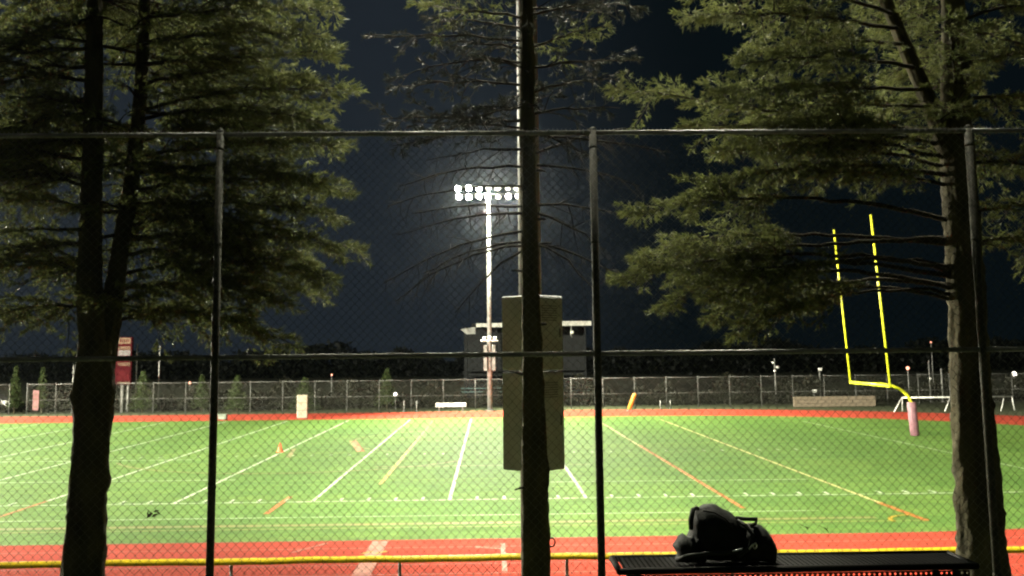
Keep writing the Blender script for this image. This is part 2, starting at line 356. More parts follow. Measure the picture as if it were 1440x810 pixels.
strip('restraining_line', (7.84, 32.7), (7.84, 55), 0.15, M['orange_line'], dz=0.008)
strip('corner_mark', (12.38, 29.9), (12.36, 33.5), 0.20, M['orange_line'], dz=0.008)
strip('lacrosse_mark', (-7.75, 60.2), (-6.45, 53.4), 0.4, M['orange_line'], dz=0.008)
strip('lacrosse_mark', (-10.2, 55.5), (-9.6, 50.8), 0.22, M['worn_orange'], dz=0.008)
def arc(name, cx, cy_, r, a0, a1, wd, m, dz=0.008, n=20):
    mb = MB(); V = []
    for a in np.linspace(math.radians(a0), math.radians(a1), n):
        V += [((cx+(r-wd/2)*math.cos(a)), (cy_+(r-wd/2)*math.sin(a)), ZL[0]+dz), ((cx+(r+wd/2)*math.cos(a)), (cy_+(r+wd/2)*math.sin(a)), ZL[0]+dz)]
    mb.add(V, [(2*i+1, 2*i+3, 2*i+2, 2*i) for i in range(n-1)]); return mb.build(name, m, field)
arc('corner_arc', 12.38, 30.0, 0.95, 90, 188, 0.13, M['yellow_line'], 0.012)
arc('penalty_arc', 1.4, 59.9, 9.15, 127, 233, 0.14, M['worn_yellow'], 0.012)
arc('crease_arc', -9.0, 53.0, 9, 205, 330, 0.16, M['worn_orange'], 0.012)
# finish line and exchange marks across the track lanes
strip('finish_line', (-2.85, 20.0), (-2.85, 27.95), 0.42, M['lane_line'], track, dz=0.0)
strip('exchange_mark', (0.33, 23.9), (0.33, 27.4), 0.12, M['lane_line'], track)
strip('exchange_mark', (0.33, 26.6), (-0.35, 26.9), 0.12, M['lane_line'], track, dz=0.004)
strip('exchange_mark', (-4.9, 26.5), (-4.2, 27.8), 0.10, M['lane_line'], track)
for xx in (-2.55, -2.2):
    strip('exchange_mark', (xx-0.6, 26.2), (xx-0.35, 26.5), 0.10, M['yellow_line'], track, dz=0.006)

# ------------------------------------------------------------------ chain link fences
def zigzag_mesh(name, width, height, pitch, r, m):
    """woven diamond wire: every picket zigzags half a diamond and hooks its neighbours"""
    half = pitch/2; n = int(round(width/half)); segs = int(round(height/half)); h = height/segs
    V = []; F = []
    base = np.arange(segs+1)
    for i in range(n):
        zz = base*h; side = (base+i) % 2
        x = i*half+np.where(side == 1, half+r*0.6, -r*0.6); yy = np.where(side == 1, r*0.9, -r*0.9)
        x = x+rng.normal(0, 0.0016, len(x)); p = np.stack([x, yy, zz+rng.normal(0, 0.0014, len(x))], -1)
        off = np.array([(0, r, 0), (r*0.87, -r*0.5, 0), (-r*0.87, -r*0.5, 0)])
        b = sum(len(q) for q in V)
        V.append((p[:, None, :]+off[None]).reshape(-1, 3))
        k = np.arange(segs)
        for a, c in ((0, 1), (1, 2), (2, 0)):
            F.append(np.stack([b+k*3+a, b+k*3+c, b+(k+1)*3+c, b+(k+1)*3+a], -1))
    return np_mesh(name, np.concatenate(V), np.concatenate(F), m)

def wire_tie(mb, p, r):
    mb.tube([(p[0]-0.012+0.024*k/6, p[1]+r*math.cos(2.1*math.pi*k/6), p[2]+r*math.sin(2.1*math.pi*k/6)) for k in range(7)], 0.003, 4)

FY = 8.4
posts = [at(300, 600, FY).x-12.56, at(300, 600, FY).x-9.42, at(300, 600, FY).x-6.28, at(300, 600, FY).x-3.14, at(300, 600, FY).x, at(842, 600, FY).x, at(1386, 560, FY).x, at(1386, 560, FY).x+3.1, at(1386, 560, FY).x+6.2, at(1386, 560, FY).x+9.3, at(1386, 560, FY).x+12.4]
zt = at(760, 187, FY).z; zm = at(760, 498, FY).z; zb = 2.80
fence = thing('chain_link_fence', (0, FY, 0), 'tall chain link fence with top and middle rails in front of the pines', 'fence')
zz = [zigzag_mesh('wire_mesh', 3.14, zt-zb, 0.0715, 0.0021, M['wire'])]
for i, X in enumerate(posts):
    mb = MB(); mb.tube([(X, 0, 2.4), (X, 0, zt+0.03)], 0.031, 12)
    mb.tube([(X, 0, zt+0.02), (X, 0, zt+0.035), (X, 0, zt+0.05)], [0.034, 0.03, 0.01], 12)
    for zc in (zb+0.25, (zb+zm)/2, (zm+zt)/2, zt-0.12): mb.tube([(X, 0, zc-0.012), (X, 0, zc+0.012)], 0.034, 12)
    mb.build('post', M['post_dark'], fence, True)
    if i < len(posts)-1:
        mb2 = link('wire_mesh', zz[0], fence, 'stuff'); mb2.location = (X, -0.045, zb); mb2.scale = ((posts[i+1]-X)/3.14, 1, 1)
        for zr in (zm, zt):
            if zr == zt: pa, pb = (X, 0, zr), (posts[i+1], 0, zr)
            else: pa, pb = (X+0.03, 0, zr), (posts[i+1]-0.03, 0, zr)
            mb = MB(); mb.tube([pa, pb], 0.0205, 10); mb.build('rail', M['galv'], fence, True)
mb = MB()
xx = posts[0]
while xx < posts[-1]:
    for zr in (zm, zt): wire_tie(mb, (xx, 0, zr), 0.026)
    xx += 0.3+rng.uniform(-0.05, 0.05)
xx = posts[0]
while xx < posts[-1]:      # knuckled wire ends standing along the top rail
    mb.tube([(xx, -0.047, zt-0.03), (xx+0.008, -0.047, zt+0.02+rng.uniform(0, .008)), (xx+0.014, -0.04, zt+0.012)], 0.0022, 3); xx += 0.0357
mb.build('wire_tie', M['galv'], fence, kind='stuff')

# low field fence with a yellow cap
LY = 19.2; zc = 1.2
low = thing('low_track_fence', (0, LY, 0), 'low chain link fence with bright yellow plastic top cap beside the track', 'fence')
PX0 = onz(562, 790, 1.15).x; PXS = 3.0
low_mesh = zigzag_mesh('wire_mesh', 3.0, 1.12, 0.0715, 0.0021, M['wire'])
mb = MB(); pts = []
for i in range(201):
    x = -31+62*i/200; pts.append((x, 0, zc+0.006*math.sin(x*1.7)+0.004*math.sin(x*5.3)))
mb.tube(pts, 0.058, 10); mb.build('top_cap', M['yellow_cap'], low, True)
for k in range(-10, 11):
    X = PX0+k*PXS
    mb = MB(); mb.tube([(X, 0.03, -0.1), (X, 0.03, zc-0.04)], 0.03, 8); mb.build('post', M['galv'], low, True)
    for zr in (zc-0.06,):
        pass
    o = link('wire_mesh', low_mesh, low, 'stuff'); o.location = (X, 0, 0.05)
mb = MB()
for k in range(-82, 83):
    x = k*0.37+rng.uniform(-.03, .03); mb.tube([(x, 0.06*math.cos(a), zc+0.06*math.sin(a)) for a in np.linspace(0, 2*math.pi, 9)], 0.004, 4)
mb.build('cap_tie', M['black_web'], low, kind='stuff')

# far fence round the ground, open at a gateway on the left
BY = 92.0; BH = 2.62; BS = 2.80
far = thing('far_chain_link_fence', (0, BY, 0), 'grey chain link fence along the far side of the field', 'fence')
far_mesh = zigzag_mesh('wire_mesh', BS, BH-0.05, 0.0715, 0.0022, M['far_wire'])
bx0 = at(488, 560, BY).x
gapA, gapB = at(13, 560, BY).x, at(38, 560, BY).x
xsF = sorted([bx0+k*BS for k in range(-25, 26)])
xsF = [x for x in xsF if not (gapA-1.2 < x < gapB+1.2)]+[gapA, gapB]; xsF.sort()
tilt = lambda x: 0.0
for i, X in enumerate(xsF):
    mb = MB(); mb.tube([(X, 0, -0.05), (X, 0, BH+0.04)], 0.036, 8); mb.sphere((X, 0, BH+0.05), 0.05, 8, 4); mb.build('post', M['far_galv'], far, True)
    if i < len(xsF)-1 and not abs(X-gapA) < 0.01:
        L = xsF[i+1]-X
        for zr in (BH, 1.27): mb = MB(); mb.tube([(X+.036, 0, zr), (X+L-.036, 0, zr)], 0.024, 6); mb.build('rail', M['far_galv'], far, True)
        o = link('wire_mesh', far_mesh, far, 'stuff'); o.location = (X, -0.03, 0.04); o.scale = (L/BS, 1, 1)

# ------------------------------------------------------------------ conifers
def bez(p0, p1, p2, n):
    t = np.linspace(0, 1, n)[:, None]; return (1-t)**2*p0+2*t*(1-t)*p1+t**2*p2
def unit(v): return v/np.maximum(np.linalg.norm(v, axis=-1, keepdims=True), 1e-9)
UPN = np.array([0, 0, 1.0])

def thin_tubes(A, B, r0, r1):
    """many 3-sided straight twigs as numpy arrays"""
    A = np.asarray(A); B = np.asarray(B); n = len(A); T = unit(B-A)
    a = unit(np.cross(T, np.array([0.3, 0.2, 0.93]))); b = np.cross(T, a)
    ang = np.array([0, 2.094, 4.189]); r0 = np.broadcast_to(np.asarray(r0, float).reshape(-1, 1, 1), (n, 1, 1)); r1 = np.broadcast_to(np.asarray(r1, float).reshape(-1, 1, 1), (n, 1, 1))
    d = a[:, None, :]*np.cos(ang)[None, :, None]+b[:, None, :]*np.sin(ang)[None, :, None]
    V = np.concatenate([A[:, None, :]+d*r0, B[:, None, :]+d*r1], 1).reshape(-1, 3)
    o = np.arange(n)[:, None]*6
    F = np.concatenate([o+np.array([[i, (i+1) % 3, 3+(i+1) % 3, 3+i]]) for i in range(3)], 0)
    return V, F

def grow_branch(P0, P1, arch, r0, rg, dens=1.0, width=0.42, droop=0.38, bare=0.12, dead=False, needle=0.058):
    """one limb: curved axis, flat sprays of side twigs to both sides, short shoots on them, needles on the shoots"""
    P0 = np.array(P0, float); P1 = np.array(P1, float); L = np.linalg.norm(P1-P0)
    mid = (P0+P1)/2+UPN*arch*L+rg.normal(0, 0.03*L, 3)
    n = max(6, int(L/0.12)); ax = bez(P0, mid, P1, n)
    ax[1:-1] += rg.normal(0, 0.008, (n-2, 3))
    rad = np.linspace(r0, 0.004, n)
    mb = MB(); mb.tube([tuple(p) for p in ax], list(rad), 6)
    WV = [np.array(mb.v)]; 
    F4 = [f for f in mb.f if len(f) == 4]; WF = [np.array(F4)]; nb = len(mb.v)
    tang = unit(np.gradient(ax, axis=0)); side = unit(np.cross(tang, UPN))
    SA, SB, sr = [], [], []; TA, TB = [], []
    s = bare*L; step = (0.072 if not dead else 0.11)/dens
    while s < L*0.985:
        t = s/L; f = t*(n-1); i = min(int(f), n-2); fr = f-i
        p = ax[i]*(1-fr)+ax[i+1]*fr
        for sg in (-1, 1):
            if rg.random() < 0.08: continue
            l = (L*width*(1-t)**0.75*min(1, 0.35+t/0.25)+0.10)*rg.uniform(0.35, 1.3)*(1+0.35*math.sin(s*5.3+P0[2]*9))
            if dead: l *= rg.uniform(0.4, 1.0)
            ang = math.radians(rg.uniform(42, 68))
            d = tang[i]*math.cos(ang)+sg*side[i]*math.sin(ang)+UPN*rg.normal(0.04 if not dead else -0.35, 0.34)
            d = d/np.linalg.norm(d); m = max(2, int(l/0.11)); q = p.copy(); dl = l/m
            for k in range(m):
                d2 = d+np.array([0, 0, -droop*(k/m)])+rg.normal(0, 0.11, 3); d2 /= np.linalg.norm(d2)
                q2 = q+d2*dl; rr = 0.007*(1-k/m)*min(1, l/0.5)+0.0022
                SA.append(q); SB.append(q2); sr.append(rr)
                if not dead:
                    for u in (0.3, 0.8):
                        for s2 in (-1, 1):
                            if rg.random() > 0.93*min(1, dens): continue
                            c = q+(q2-q)*u; lat = np.cross(d2, UPN); lat /= np.linalg.norm(lat)+1e-9
                            a2 = math.radians(rg.uniform(35, 60)); e = d2*math.cos(a2)+s2*lat*math.sin(a2)+rg.normal(0, 0.16, 3)+np.array([0, 0, -0.05])
                            e /= np.linalg.norm(e); TA.append(c); TB.append(c+e*rg.uniform(0.06, 0.17)*(1-0.35*k/m))
                else:
                    if rg.random() < 0.6:
                        e = d2+rg.normal(0, 0.5, 3)+np.array([0, 0, -0.5]); e /= np.linalg.norm(e); SA.append(q2); SB.append(q2+e*rg.uniform(0.05, 0.22)); sr.append(0.002)
                q = q2; d = d2
            if not dead:
                TA.append(q-d*0.05); TB.append(q+d*0.06)
        s += step*rg.uniform(0.8, 1.25)
    if SA:
        v, f4 = thin_tubes(SA, SB, sr, np.array(sr)*0.75); WV.append(v); WF.append(f4+nb)
    wood = (np.concatenate(WV), np.concatenate(WF))
    leaf = None
    if TA:
        TA = np.array(TA); TB = np.array(TB); ln = np.linalg.norm(TB-TA, axis=1)
        cnt = np.maximum(5, (ln/0.0085).astype(int)); idx = np.repeat(np.arange(len(TA)), cnt); N = len(idx)
        u = 0.25+0.75*rg.random(N)[:, None]**0.75; base = TA[idx]*(1-u)+TB[idx]*u; T = unit(TB-TA)[idx]
        rd = unit(rg.normal(0, 1, (N, 3))); rd = unit(rd-T*np.sum(rd*T, 1, keepdims=True)+1e-6)
        d = unit(T*rg.uniform(0.55, 1.1, (N, 1))+rd*rg.uniform(0.35, 0.85, (N, 1))+np.array([0, 0, -0.06]))
        ll = needle*rg.uniform(0.75, 1.3, (N, 1)); wv = unit(np.cross(d, rg.normal(0, 1, (N, 3))))*needle*0.085
        V = np.stack([base-wv, base+wv, base+d*ll], 1).reshape(-1, 3); leaf = (V, np.arange(3*N).reshape(-1, 3))
    return wood, leaf

def trunk_mesh(path, rg, rough=0.12, nseg=32):
    """bark-furrowed trunk along a list of (point, radius)"""
    P = np.array([p for p, r in path], float); R = np.array([r for p, r in path], float)
    d = np.concatenate([[0], np.cumsum(np.linalg.norm(np.diff(P, axis=0), axis=1))])
    n = int(d[-1]/0.06); s = np.linspace(0, d[-1], n)
    # smooth the polyline a little
    C_ = np.stack([np.interp(s, d, P[:, k]) for k in range(3)], -1); r = np.interp(s, d, R)
    for _ in range(12): C_[1:-1] = (C_[:-2]+2*C_[1:-1]+C_[2:])/4; r[1:-1] = (r[:-2]+2*r[1:-1]+r[2:])/4
    th = np.linspace(0, 2*math.pi, nseg, endpoint=False)
    ph = rg.uniform(0, 6.28, 8)
    S, TH = np.meshgrid(s, th, indexing='ij')
    nse = 0.35*np.sin(9*TH+1.1*np.sin(S*2.1+ph[0])+ph[1]+S*0.8)+0.3*np.sin(5*TH+2*np.sin(S*1.3+ph[2])-S*1.7)+0.35*np.sin(S*13+4*np.sin(3*TH+ph[3])+ph[4])*np.sin(6*TH+ph[5]+S*3)
    nse += rg.normal(0, 0.34, S.shape)
    for _ in range(int(d[-1]*2.2)):                     # knots and swellings where limbs were shed
        s0, t0 = rg.uniform(0, d[-1]), rg.uniform(0, 6.28); dt = (TH-t0+math.pi) % (2*math.pi)-math.pi
        nse += rg.uniform(0.8, 2.0)*np.exp(-((S-s0)/0.07)**2-(dt/0.35)**2)
    RR = r[:, None]*(1+rough*nse)
    V = np.stack([C_[:, None, 0]+RR*np.cos(TH), C_[:, None, 1]+RR*np.sin(TH), C_[:, None, 2]+0*TH], -1).reshape(-1, 3)
    k = np.arange(nseg); F = []
    for i in range(n-1):
        F.append(np.stack([i*nseg+k, i*nseg+(k+1) % nseg, (i+1)*nseg+(k+1) % nseg, (i+1)*nseg+k], -1))
    return V, np.concatenate(F)

class Tree:
    def __init__(s, label, base, seed):
        s.root = thing('pine_tree', base, label, 'tree'); s.o = np.array(base, float); s.rg = np.random.default_rng(seed)
    def trunk(s, path, name='trunk'):
        V, F = trunk_mesh([(np.array(p)-s.o, r) for p, r in path], s.rg)
        return link(name, np_mesh(name, V, F, M['bark'], True), s.root)
    def branch(s, P0, P1, r0=0.022, arch=0.10, mat_n='needle', **k):
        dead = k.get('dead', False)
        (wv, wf), leaf = grow_branch(np.array(P0)-s.o, np.array(P1)-s.o, arch, r0, s.rg, **k)
        b = link('branch', np_mesh('branch', wv, wf, M['dead_twig' if dead else 'twig'], False), s.root)
        if leaf is not None: link('needles', np_mesh('needles', leaf[0], leaf[1], M[mat_n]), b, 'stuff')
        return b

def path_px(lst, y, top=None):
    """trunk path from sight lines at distance y: (px, py, width px)"""
    out = []
    for px, py, wd in lst: out.append((at(px, py, y), wd/FOC*y/2))
    p, r = out[0]; q = out[1][0]; g = gz(y)-0.15
    t = (p.z-g)/max(q.z-p.z, 1e-3); foot = p-(q-p)*t
    out.insert(0, (Vector((foot.x, foot.y, g)), r*1.25))
    if top: p, r = out[-1]; q = out[-2][0]; d = (p-q).normalized(); out.append((p+d*top, 0.02))
    return out
def along(path, z):
    for (a, ra), (b, rb) in zip(path, path[1:]):
        if a.z <= z <= b.z: t = (z-a.z)/max(b.z-a.z, 1e-6); return a.lerp(b, t)
    return path[-1][0] if z > path[-1][0].z else path[0][0]

# left pine: forks into two stems
YL = 9.6
lp = path_px([(118, 800, 54), (124, 700, 48), (129, 620, 47), (135, 530, 56), (134, 480, 44)], YL)
la = [(at(136, 520, YL), 0.13)]+[(at(px, py, YL+dy), wd/FOC*YL/2) for px, py, wd, dy in ((126, 430, 36, 0), (127, 330, 30, 0), (131, 200, 26, 0), (133, 80, 24, .05), (133, -20, 21, .1))]
la.append((Vector((la[-1][0].x+0.05, YL+.2, 13.2)), 0.02))
lb = [(at(142, 520, YL+.05), 0.12)]+[(at(px, py, YL+dy), wd/FOC*YL/2) for px, py, wd, dy in ((156, 440, 28, .1), (168, 360, 24, .2), (186, 250, 22, .3), (198, 130, 19, .35), (204, -10, 16, .4))]
lb.append((Vector((lb[-1][0].x+0.15, YL+.5, 12.6)), 0.02))
T1 = Tree('large forked pine with two stems in front of the scoreboard', tuple(lp[0][0]), 11)
T1.trunk(lp); T1.trunk(la, 'stem'); T1.trunk(lb, 'stem')
def fill(T, path, zs, dirs, Lr, mat_n='needle', r0=0.02, arch=0.08, rise=0.05, dens=1.0, ymin=8.75, **k):
    for z in zs:
        a = along(path, z); az = math.radians(T.rg.uniform(*dirs)); L = T.rg.uniform(*Lr)
        e = a+Vector((math.cos(az)*L, math.sin(az)*L, T.rg.uniform(-0.14, 0.06)*L+rise*L))
        if e.y < ymin: e.y = ymin+T.rg.uniform(0, 0.2)
        T.branch(a, e, r0, arch, mat_n, dens=dens, **k)
R_L = [  # attach (px,py), tip (px,py), tip depth offset
    ((204, -40), (430, -90), .3), ((204, -15), (452, -35), -.2), ((203, 25), (470, 14), .4), ((202, 62), (452, 52), -.3), ((200, 90), (466, 78), .2), ((199, 120), (430, 108), .9),
    ((195, 155), (492, 128), .0), ((194, 168), (455, 172), -.5), ((190, 200), (420, 190), .6), ((188, 222), (478, 205), .1), ((186, 246), (440, 252), -.5), ((180, 270), (488, 268), .4),
    ((178, 290), (470, 300), .0), ((174, 318), (420, 330), -.6), ((172, 338), (502, 352), .2), ((168, 360), (440, 372), .8), ((164, 388), (470, 392), -.1), ((160, 408), (400, 425), -.5),
    ((158, 428), (445, 415), .5), ((155, 440), (420, 490), .2), ((150, 455), (330, 455), .9)]
for (a, b, dy) in R_L:
    T1.branch(at(a[0], a[1], YL+.3), at(b[0], b[1], YL+.3+dy), 0.02, 0.10 if a[1] < 300 else 0.16, width=0.36, dens=1.0)
for py in range(-70, 470, 46):
    tx = T1.rg.uniform(-95, 20); T1.branch(at(131, py, YL), at(tx, py+T1.rg.uniform(-20, 50), YL+T1.rg.uniform(-.5, 1.2)), 0.02, 0.10, width=0.38, dens=0.9)
fill(T1, la, np.linspace(5.7, 8.7, 14), (50, 185), (1.2, 2.6), dens=.9)
fill(T1, lb, np.linspace(6.4, 8.4, 6), (20, 110), (1.0, 2.0), dens=.9)
fill(T1, la, np.linspace(5.4, 8.4, 6), (190, 350), (0.6, 0.9), dens=.6)
fill(T1, lb, np.linspace(6.2, 8.4, 7), (200, 330), (0.5, 0.85), dens=.6)
fill(T1, lb, np.linspace(8.2, 12.2, 18), (0, 360), (1.1, 2.1), dens=.6)
fill(T1, la, np.linspace(8.4, 12.8, 16), (60, 300), (1.0, 2.2), dens=.6)

# right pine
YR = 9.6
rpth = path_px([(1384, 800, 64), (1374, 680, 60), (1366, 560, 54), (1362, 470, 50), (1354, 340, 48), (1347, 220, 46), (1343, 120, 38), (1341, 10, 32)], YR, top=None)
rpth.append((Vector((rpth[-1][0].x, YR+.2, 13.5)), 0.03))
T2 = Tree('large pine with low sweeping limbs behind the bench end', tuple(rpth[0][0]), 23)
T2.trunk(rpth)
limb = [(at(1334, 215, YR), 0.10), (at(1320, 172, YR+.05), 0.085), (at(1292, 110, YR+.1), 0.075), (at(1262, 40, YR+.2), 0.065), (at(1236, -20, YR+.3), 0.055), (at(1200, -160, YR+.4), 0.02)]
T2.trunk(limb, 'limb')
L_R = [((1240, -25), (1000, -70), .1, .10, 'needle'), ((1255, 20), (945, -12), .3, .10, 'needle'), ((1262, 40), (962, 22), -.2, .10, 'needle'), ((1270, 62), (1062, 70), .5, .08, 'needle'), ((1285, 95), (1040, 92), -.4, .08, 'needle'),
    ((1300, 125), (992, 128), .0, .05, 'needle'), ((1310, 150), (1080, 150), .6, .06, 'needle'), ((1335, 190), (852, 122), .5, .0, 'needle'), ((1335, 205), (960, 178), .1, .06, 'needle'), ((1336, 225), (1050, 190), -.5, .08, 'needle'),
    ((1338, 235), (1010, 214), .4, .10, 'needle'), ((1338, 250), (978, 268), .1, .12, 'needle'), ((1340, 262), (1140, 240), -.4, .08, 'needle'),
    ((1345, 312), (880, 302), .3, .05, 'needle'), ((1346, 345), (930, 340), .8, .08, 'needle'), ((1347, 376), (866, 392), .1, .12, 'needle'), ((1347, 392), (960, 400), -.5, .12, 'needle'), ((1348, 402), (1000, 445), .4, .16, 'needle'),
    ((1345, 408), (925, 430), .3, .16, 'needle'), ((1344, 334), (890, 360), .7, .02, 'needle'), ((1345, 384), (985, 428), -.2, .26, 'needle'), ((1348, 416), (1030, 470), .2, .18, 'needle'), ((1348, 425), (1090, 440), .0, .16, 'needle'), ]
for a, b, dy, ar, mn in L_R:
    far_l = abs(a[0]-b[0]) > 330
    T2.branch(at(a[0], a[1], YR), at(b[0], b[1], YR+dy), 0.026 if far_l else 0.02, ar, mn, width=0.24 if far_l else 0.3, dens=1.0, bare=0.5 if a[1] > 305 else 0.22)
for py in (-60, -10, 40, 90, 140, 230, 300, 345):
    T2.branch(at(1352, py, YR), at(1352+T2.rg.uniform(110, 230), py+T2.rg.uniform(-20, 60), YR+T2.rg.uniform(-.5, .9)), 0.02, 0.08, width=0.36, dens=.9)
fill(T2, rpth, np.linspace(6.7, 8.4, 8), (30, 120), (1.0, 2.0), dens=.75)
fill(T2, rpth, np.linspace(7.0, 8.6, 6), (220, 340), (0.7, 1.1), dens=.7)
fill(T2, rpth, np.linspace(8.4, 13.0, 24), (0, 360), (1.2, 2.8), dens=.4)

# centre pine: thin, with bare dead lower branches
YM = 9.9
cp = path_px([(754, 800, 38), (752, 680, 36), (750, 560, 31), (746, 400, 24), (742, 230, 21), (741, 100, 20), (740, 0, 18)], YM)
cp.append((Vector((cp[-1][0].x, YM+.1, 12.8)), 0.02))
T3 = Tree('slender pine with bare drooping branches in front of the pole cabinet', tuple(cp[0][0]), 5)
T3.trunk(cp)
for zz_ in np.linspace(3.6, 6.6, 13):
    pa = along(cp, zz_)-Vector(cp[0][0]); az = T3.rg.uniform(0, 6.28); dd = Vector((math.cos(az), math.sin(az), T3.rg.uniform(-.2, .35))); ln_ = T3.rg.uniform(.14, .24)
    mb = MB(); mb.tube([pa+dd*.08, pa+dd*(.1+ln_*.3), pa+dd*ln_+Vector((0, 0, -.01))], [.016, .011, .006], 6); mb.build('stub', M['dead_twig'], T3.root, True)
mb = MB(); hk = at(774, 762, YM)-Vector(cp[0][0]); mb.tube([hk+Vector((0.03*math.cos(a)+.012, -.02, 0.04*math.sin(a))) for a in np.linspace(0, 2*math.pi, 14)], 0.008, 6, False)
mb.tube([hk+Vector((-.05, 0, 0)), hk+Vector((-.01, -.02, 0))], 0.01, 6); mb.build('ring_hook', M['post_dark'], T3.root, True)
for a, b, dy, ar in [((735, 325), (540, 398), .2, .16), ((735, 346), (556, 424), -.3, .20), ((735, 340), (596, 384), .6, .14), ((735, 300), (560, 330), -.5, .12), ((735, 290), (580, 300), .7, .12), ((735, 262), (545, 290), .2, .12), ((735, 352), (640, 440), .1, .18),
        ((757, 344), (886, 402), .2, .16), ((757, 345), (842, 420), -.4, .16), ((757, 288), (868, 300), .3, .10), ((757, 300), (850, 352), .5, .14), ((755, 232), (900, 262), -.2, .10), ((754, 190), (942, 214), .2, .05), ((754, 215), (880, 180), .6, .05), ((735, 210), (600, 225), -.4, .08), ((735, 235), (560, 262), .4, .1)]:
    T3.branch(at(a[0], a[1], YM), at(b[0], b[1], YM+dy), 0.014, ar, dead=True, width=0.3)
for a, b, dy, mn, de in [((734, 170), (540, 166), .2, 'needle_shaded', .6), ((735, 190), (552, 205), -.3, 'needle_shaded', .4), ((735, 120), (545, 126), .3, 'needle_shaded', .4), ((735, 88), (566, 108), -.4, 'needle_shaded', .38), ((735, 58), (512, 54), .2, 'needle_shaded', .38),
        ((735, 26), (588, 10), .1, 'needle', .6), ((735, 40), (610, 30), .5, 'needle_shaded', .6), ((750, 130), (868, 112), .3, 'needle_shaded', .38), ((750, 160), (872, 152), -.3, 'needle_shaded', .4), ((750, 66), (846, 38), .2, 'needle', .6), ((750, 20), (905, 12), .2, 'needle_shaded', .6), ((750, 95), (900, 84), .4, 'needle_shaded', .45),
        ((735, 150), (620, 190), -.6, 'needle_shaded', .6), ((750, 180), (830, 220), -.5, 'needle_shaded', .38)]:
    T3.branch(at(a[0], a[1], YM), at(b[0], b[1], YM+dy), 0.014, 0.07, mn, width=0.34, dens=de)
fill(T3, cp, np.linspace(7.0, 8.4, 8), (0, 360), (0.6, 1.2), 'needle_shaded', 0.012, dens=.35)
fill(T3, cp, np.linspace(8.3, 12.5, 18), (0, 360), (0.7, 1.7), 'needle_shaded', 0.014, dens=.4)

# ------------------------------------------------------------------ floodlight poles
def fixture(mbh_, lens_list, p, face, tilt=0.5, r=0.30):
    """round floodlight: bowl, visor and lens facing along 'face' and down"""
    f = Vector(face).normalized(); d = (f*math.cos(tilt)+Vector((0, 0, -math.sin(tilt)))).normalized(); p = Vector(p)
    mbh_.tube([p-d*0.32, p-d*0.26, p-d*0.08, p+d*0.03], [0.08, 0.16, r*0.93, r], 12)
    mb = MB(); mb.tube([p+d*0.034, p+d*0.05], [r*0.93, r*0.9], 12); lens_list.append(mb)
def light_pole(loc, H, r0, r1, face, label, per_row=7, spacing=0.86, cabinet=None, lens_kind=None, group='stadium light poles'):
    g = thing('light_pole', loc, label, 'light pole', group)
    mb = MB(); mb.tube([(0, 0, -0.2), (0, 0, H*0.5), (0, 0, H+0.5)], [r0, (r0+r1)/2, r1], 16); mb.build('pole', M['pole'], g, True)
    mb = MB(); mb.tube([(0, 0, -0.05), (0, 0, 0.06), (0, 0, 0.07)], [r0*1.9, r0*1.9, r0*1.2], 12); mb.build('base_plate', M['pole'], g)
    f = Vector(face).normalized(); s = Vector((f.y, -f.x, 0)); wv = spacing*(per_row-1)/2+0.35
    for row, z in enumerate((H-0.42, H+0.30)):
        mb = MB(); o = f*(r1+0.06); mb.tube([o-s*wv+Vector((0, 0, z+.25)), o+s*wv+Vector((0, 0, z+.25))], 0.055, 8); mb.build('crossarm', M['pole'], g, True)
        for k in range(per_row):
            u = (k-(per_row-1)/2)*spacing; p = f*(r1+0.42)+s*u+Vector((0, 0, z))
            hb = MB(); ll = []; fixture(hb, ll, p+Vector((0, 0, random.uniform(-.05, .05)))+s*random.uniform(-.08, .08), f+s*random.uniform(-.35, .35), 0.42+random.uniform(-.12, .16), random.uniform(.26, .31))
            hb.tube([f*(r1+0.06)+s*u+Vector((0, 0, z+.25)), p+Vector((0, 0, .2)), p], 0.03, 6)
            fx = hb.build('floodlight', M['lamp_body'], g, True)
            lk = 'lens' if lens_kind is None else lens_kind(row, k)
            ll[0].build('lens', M[lk], fx, True)
    return g
FP = (0.1, 90.7, 0)
gp = light_pole(FP, 19.0, 0.22, 0.15, (-0.05, -1, 0), 'floodlight pole with lit lamps standing beyond the far track', lens_kind=lambda row, k: 'lens_hot' if k >= 4 else ('lens' if (row == 0 and k in (1, 3)) else 'lens_dim'))
mb = MB()
for sx in (-0.36, 0.36): mb.bbox((sx, -0.22, 4.5), (0.30, 0.34, 2.2), 0.03)
mb.build('control_box', M['pole'], gp)
mb = MB(); mb.tube([(-0.75, -.25, 5.95), (0.75, -.25, 5.95)], 0.05, 8)
for sx in (-.45, 0, .45): mb.bbox((sx, -.42, 6.15), (0.3, 0.3, 0.34), 0.04)
mb.build('speaker_bracket', M['white_paint'], gp)

